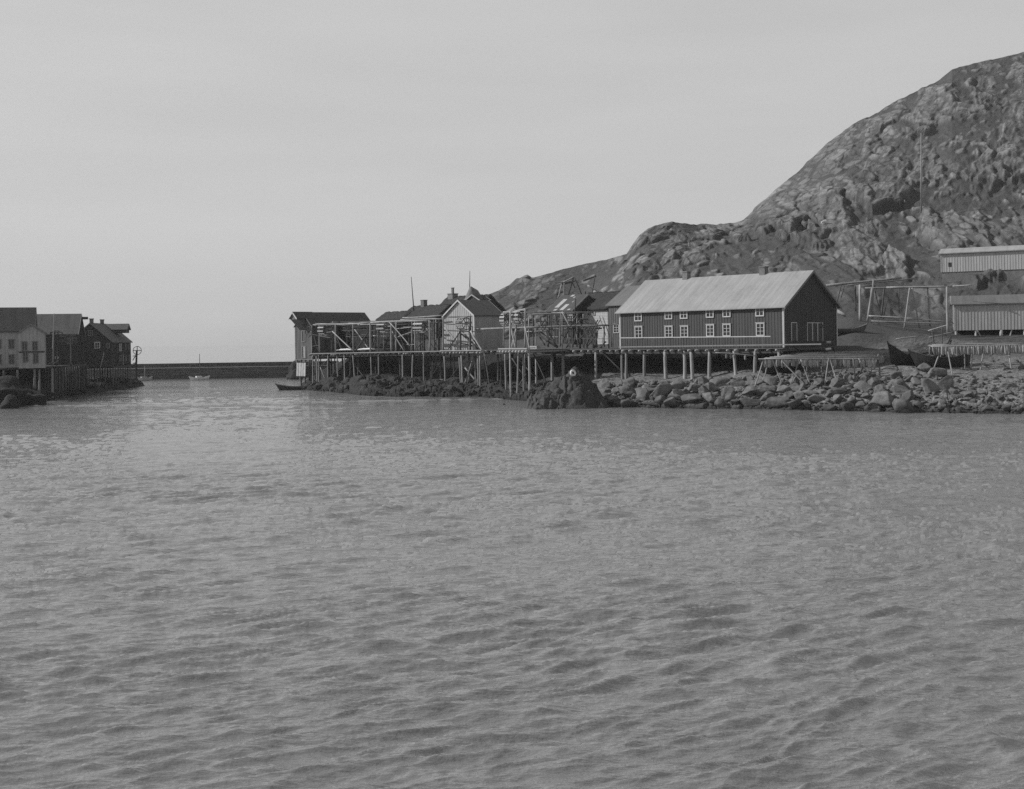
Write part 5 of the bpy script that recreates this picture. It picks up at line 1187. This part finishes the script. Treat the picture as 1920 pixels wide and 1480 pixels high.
w1_, FW1, LW1, ro = lhouse('brown_warehouse', 'dark brown warehouse with a ridge beam jutting right, left harbour side', 'warehouse', 60, 144.5, 625, 690, 590.5, 197, 8, math.radians(193), wall='brown_board', roof='board_roof', verge='plank_pale', turf=False, thick=.12, og=.25, corner=None)
MB().beam(FW1(.2, -4, 5.33+3.15), FW1(-1.3, -4, 5.33+3.15), .3, .45).build('hoist_beam', 'brown_board', w1_)
MB().box(FW1, 3.0, 3.6, 0, .1, 1.6, 2.0).build('white_board', 'white_trim', w1_)
w2_, FW2_, L2_, ro2 = None, None, None, None
A2 = math.radians(97)-math.pi/2
z2 = PD(210, 688, 214).z; hz2 = PD(210, 640, 214).z-z2; W2 = 2*(210-172)*214/FPX
F2 = Frame(PD(210, 688, 214)-Vector((math.cos(A2), math.sin(A2), 0))*W2*1.0, A2+math.pi/2); F2.o.z = z2
w2_ = thing('hip_warehouse', 'dark brown warehouse with a roof hoist hood and white windows by the hoist wheel', 'warehouse', F2(4, -W2/2, 0), F2.ang)
ro2 = house(w2_, F2, 17, W2, hz2, PD(172, 607, 214).z-z2-hz2, 'brown_board', 'board_roof', .35, .3, .4, .06, verge='dull_trim', corner='brown_board')
rz2 = PD(172, 607, 214).z-z2
for x in (1.0, 9.5): chimney(F2, x, -W2/2, rz2-.3, rz2+.95, .6, ro2)
# hood dormer on the channel side roof: its ridge runs out over the channel
dm = MB(); hx = 11.5; hw = 3.0
Fd = F2
ym = -W2/2; yo = -W2-.6
dm.prism([Fd(hx-hw/2, yo, rz2-1.7), Fd(hx+hw/2, yo, rz2-1.7), Fd(hx+hw/2, yo, rz2-1.1), Fd(hx, yo, rz2-.1), Fd(hx-hw/2, yo, rz2-1.1)], Fd.ey*(ym-yo))
hood = dm.build('hoist_hood', 'brown_board', w2_)
m = MB()
for sg in (1, -1):
    e = hw/2+.2
    m.hexa([Fd(hx, yo-.3, rz2), Fd(hx, ym, rz2), Fd(hx+sg*e, ym, rz2-1.15), Fd(hx+sg*e, yo-.3, rz2-1.15), Fd(hx, yo-.3, rz2+.12), Fd(hx, ym, rz2+.12), Fd(hx+sg*e, ym, rz2-1.03), Fd(hx+sg*e, yo-.3, rz2-1.03)])
m.build('hood_roof', 'board_roof', hood)
window(F2, -W2*.5, hz2+1.0, .8, 1.0, 2, 2, w2_, 'x-', -.04, 'dull_trim', .1)
window(F2, -W2*.62-.3, hz2-1.3, 1.0, 1.15, 2, 2, w2_, 'x-', -.04, 'white_trim', .14); window(F2, -W2*.13, hz2-1.3, .7, 1.1, 2, 2, w2_, 'x-', -.04, 'dull_trim', .1); window(F2, -W2*.97+.4, hz2-1.3, .6, .9, 2, 1, w2_, 'x-', -.04, 'dull_trim', .12)
# windows on the channel wall (y=-W2): use mirrored frame
FC = Frame(F2(17, -W2, 0), F2.ang+math.pi)
for x, z, w, h, mt in ((10.5, hz2-1.9, .7, 1.4, 'white_trim'), (9.2, hz2-1.9, .7, 1.4, 'white_trim'), (5, hz2-1.7, .8, 1.2, 'dull_trim'), (2, hz2-1.7, .8, 1.2, 'dull_trim'), (10.5, .9, .7, 1.1, 'dull_trim'), (9.2, .9, .7, 1.1, 'dull_trim'), (5, .9, .8, 1.1, 'dull_trim'), (2, .9, .8, 1.1, 'dull_trim')):
    window(FC, x, z, w, h, 2, 2, w2_, 'y', .04, mt, .12)
MB().box(FC, 6.8, 7.6, 0, .07, .1, 2.2).build('door', 'dull_trim', w2_)
MB().box(F2, .2, 17, -W2-.25, .2, -.3, -.02).build('floor_deck', 'old_pole', w2_)
for k in range(8):
    x = .4+k*2.2
    for y in (-W2-.1, -W2*.5):
        p = F2(x, y, -.3); pole_obj('post', p, Vector((p.x, p.y, -.5)), .12, .13, 'grey_board' if y < -W2 else 'old_pole', w2_)
for k in range(5):
    p = F2(.1, -.5-k*W2/5.2, -.3); pole_obj('post', p, Vector((p.x, p.y, .2)), .12, .13, 'grey_board', w2_)
pole_obj('brace', PD(195, 661, 212.5), PD(188, 690, 212.5), .08, .08, 'pole_wood', w2_)
# hoist wheel stand
hw_ = wheel('pulley_hoist', PD(257.3, 657.5, 232), Vector((0, -1, 0)), .82, 'dark spoked wheel on a braced post at the left channel corner', nsp=2)
pole_obj('post', PD(256.5, 657, 232.1), PD(256, 722, 232.1), .17, .19, 'iron', hw_)
for a in ((249, 676, 256, 664), (249, 668, 256, 667), (249, 682, 256, 680), (249, 690, 256, 676)): MB().beam(PD(a[0], a[1], 232), PD(a[2], a[3], 232), .13, .13).build('brace', 'iron', hw_)
# left pier
lp = thing('timber_pier', 'dark timber wharf on close-set poles in front of the left houses', 'wharf', PD(110, 715, 185))
zz = 5.02
m = MB(); a0, a1, b0, b1 = PD(-120, 684, 160), PD(163, 684, 196), PD(163, 684, 206), PD(-120, 684, 172)
for q in (a0, a1, b0, b1): q.z = zz
m.hexa([q-Vector((0, 0, .25)) for q in (a0, a1, b0, b1)]+[q for q in (a0, a1, b0, b1)]); m.build('deck', 'old_pole', lp)
for px, pb, D, r, mt in ((33, 712, 168, .16, 'grey_board'), (64.6, 719, 172, .16, 'pole_wood'), (73.5, 726, 174, .15, 'pole_wood'), (98, 737, 178, .22, 'pole_wood'), (85, 728, 184, .1, 'old_pole'), (90, 728, 184, .1, 'old_pole'), (7, 716, 165, .15, 'old_pole'), (-30, 716, 161, .15, 'old_pole'), (-70, 716, 158, .15, 'old_pole'))+tuple((103+k*4.1+random.uniform(-.8, .8), 728-k*.5, 180+k*1.15, .11, random.choice(['grey_board', 'grey_board', 'old_pole'])) for k in range(14)):
    a = PD(px, 686, D); b = PD(px, pb, D); pole_obj('post', Vector((a.x, a.y, zz-.2)), Vector((b.x, b.y, b.z-.8)), r, r*1.1, mt, lp, .004)
MB().hexa([q for z0 in (.2, zz-.26) for q in (Vector((b1.x, b1.y, z0)), Vector((b0.x, b0.y, z0)), Vector((b0.x, b0.y+.2, z0)), Vector((b1.x, b1.y+.2, z0)))]).build('dark_backing', 'tar_wood', lp)  # same kind of dark sheet added behind the wharf posts
# mast and reels on the left wharf
lm = thing('derrick_mast', 'pale upright spar rising from the left wharf before the brown warehouse', 'mast', PD(98, 684, 179))
pole_obj('spar', PD(101.5, 588, 179), PD(98.5, 686, 179), .06, .2, 'pole_wood', lm, .002)
MB().beam(PD(90, 683, 179), PD(98.5, 678, 179), .12, .12).build('brace', 'pole_wood', lm); MB().beam(PD(109, 676, 179), PD(99, 683, 179), .12, .12).build('brace', 'pole_wood', lm)
def left_reel(px, py, D, R, label):
    t = reel(PD(px, py, D), R, 1.1, label, 9, Vector((.35, .94, 0)), .16, 'grey_board'); pole_obj('stand', PD(px, py, D+.9), PD(px, 686, D+.9), .12, .14, 'grey_board', t); return t
left_reel(106, 634, 184, 1.15, 'wide slatted net reel on the left wharf beside the pale spar')
left_reel(133, 636, 188, .8, 'small slatted net reel on the left wharf near the brown gable')

# ================================================================== grazing sheep on the hill
def sheep():
    p = hit(1549, 422); k = p.y/FPX*.95
    t = thing('sheep', 'pale-faced sheep grazing on the hillside ledge above the warehouse', 'sheep', p, 0)
    V3 = [(0, .55, .86), (.42, .5, .80), (-.35, .5, .84), (-.55, .42, .74), (-.72, .36, .45), (-.80, .33, .22), (-.34, .34, .42), (-.36, .34, .02), (-.34, .62, .42), (-.36, .62, .02), (.40, .36, .42), (.44, .36, .24), (.40, .36, .02), (.40, .62, .42), (.44, .62, .24), (.40, .62, .02), (.6, .5, .74)]
    Ed = [(0, 1), (0, 2), (2, 3), (3, 4), (4, 5), (2, 6), (6, 7), (2, 8), (8, 9), (1, 10), (10, 11), (11, 12), (1, 13), (13, 14), (14, 15), (1, 16)]
    rad = [.30, .29, .27, .17, .12, .07, .09, .05, .09, .05, .12, .07, .05, .12, .07, .05, .05]
    me = bpy.data.meshes.new('body'); sc = 1.0
    me.from_pydata([Vector(v)*sc for v in V3], Ed, []); o = bpy.data.objects.new('body', me); COL.objects.link(o); o.parent = t
    md = o.modifiers.new('s', 'SKIN'); 
    for i, r in enumerate(rad): me.skin_vertices[0].data[i].radius = (r*sc, r*sc)
    me.skin_vertices[0].data[0].use_root = True
    o.modifiers.new('d', 'SUBSURF').levels = 1; me.materials.append(MATS['sail_cloth'])
sheep()

hm, hnt, hb = nodes('haze'); hnt.nodes.clear()
ho_ = hnt.nodes.new('ShaderNodeOutputMaterial'); hv = hnt.nodes.new('ShaderNodeVolumePrincipled'); hv.inputs['Density'].default_value = .00015; hv.inputs['Color'].default_value = (.85, .85, .85, 1); hv.inputs['Anisotropy'].default_value = .2  # thin volume added to lift the dark tones of hill and gable
hnt.links.new(hv.outputs[0], ho_.inputs['Volume']); MATS['haze'] = hm
tag(MB().box(Frame(Vector((0, 0, 0)), 0), -420, 460, -60, 560, -6, 135).build('haze', 'haze'), 'thin pale haze added as a veil over the harbour and hill', 'haze', None, 'stuff')
# ------------------------------------------------------------------ light, sky, camera
SUN_EL = math.radians(34); SUN_AZ = math.radians(-84)   # measured from +Y towards +X
sd = Vector((math.sin(SUN_AZ)*math.cos(SUN_EL), math.cos(SUN_AZ)*math.cos(SUN_EL), math.sin(SUN_EL)))
sun = bpy.data.lights.new('sun', 'SUN'); sun.energy = 4.6; sun.angle = math.radians(.6); sun.color = (1, 1, 1)
so = bpy.data.objects.new('sun', sun); COL.objects.link(so); so.rotation_euler = (-sd).to_track_quat('-Z', 'Y').to_euler(); so.location = sd*300
w = bpy.data.worlds.new('World'); scene.world = w; w.use_nodes = True; nt = w.node_tree; nt.nodes.clear()
out = nt.nodes.new('ShaderNodeOutputWorld'); bg = nt.nodes.new('ShaderNodeBackground'); sky = nt.nodes.new('ShaderNodeTexSky')
sky.sky_type = 'NISHITA'; sky.sun_disc = False; sky.sun_elevation = SUN_EL; sky.sun_rotation = SUN_AZ; sky.dust_density = 3.0; sky.air_density = 1.0; sky.ozone_density = 1.0
bw_ = nt.nodes.new('ShaderNodeRGBToBW'); nt.links.new(sky.outputs[0], bw_.inputs[0])
# plate emulsion is blue-sensitive and the air is hazy: flatten the sky towards an even veil, with faint cloud bars
pw = math_n(nt, 'POWER', bw_.outputs[0], .45)
tc = nt.nodes.new('ShaderNodeTexCoord'); mp = nt.nodes.new('ShaderNodeMapping'); mp.inputs['Scale'].default_value = (2.2, 2.2, 14); nt.links.new(tc.outputs['Generated'], mp.inputs[0])
cn = nt.nodes.new('ShaderNodeTexNoise'); cn.inputs['Scale'].default_value = 1.6; cn.inputs['Detail'].default_value = 5; nt.links.new(mp.outputs[0], cn.inputs[0])
cl = ramp(nt, cn.outputs[0], [(.35, .975), (.7, 1.03)])
veil = math_n(nt, 'ADD', math_n(nt, 'MULTIPLY', pw, .60), 2.76)
sx = nt.nodes.new('ShaderNodeSeparateXYZ'); nt.links.new(tc.outputs['Generated'], sx.inputs[0])
zen = ramp(nt, sx.outputs[2], [(.34, 1.0), (.80, .45)])
v = math_n(nt, 'MULTIPLY', math_n(nt, 'MULTIPLY', veil, cl), zen)
nt.links.new(v, bg.inputs[0]); bg.inputs[1].default_value = .15
nt.links.new(bg.outputs[0], out.inputs[0])
cam = bpy.data.cameras.new('camera'); co = bpy.data.objects.new('camera', cam); COL.objects.link(co); scene.camera = co
cam.sensor_fit = 'HORIZONTAL'; cam.sensor_width = 36; cam.lens = 36*FPX/1920; cam.shift_y = -(740-638.4)/1920; cam.clip_end = 30000; cam.clip_start = .5
co.matrix_world = Matrix.Translation((0, 0, H)) @ Matrix.Rotation(math.radians(90), 4, 'X') @ Matrix.Rotation(-RHO, 4, 'Z')
scene.view_settings.view_transform = 'Standard'; scene.view_settings.look = 'None'; scene.view_settings.exposure = 0; scene.view_settings.gamma = 1
scene.render.engine = 'CYCLES'; scene.cycles.use_denoising = False; scene.cycles.max_bounces = 6
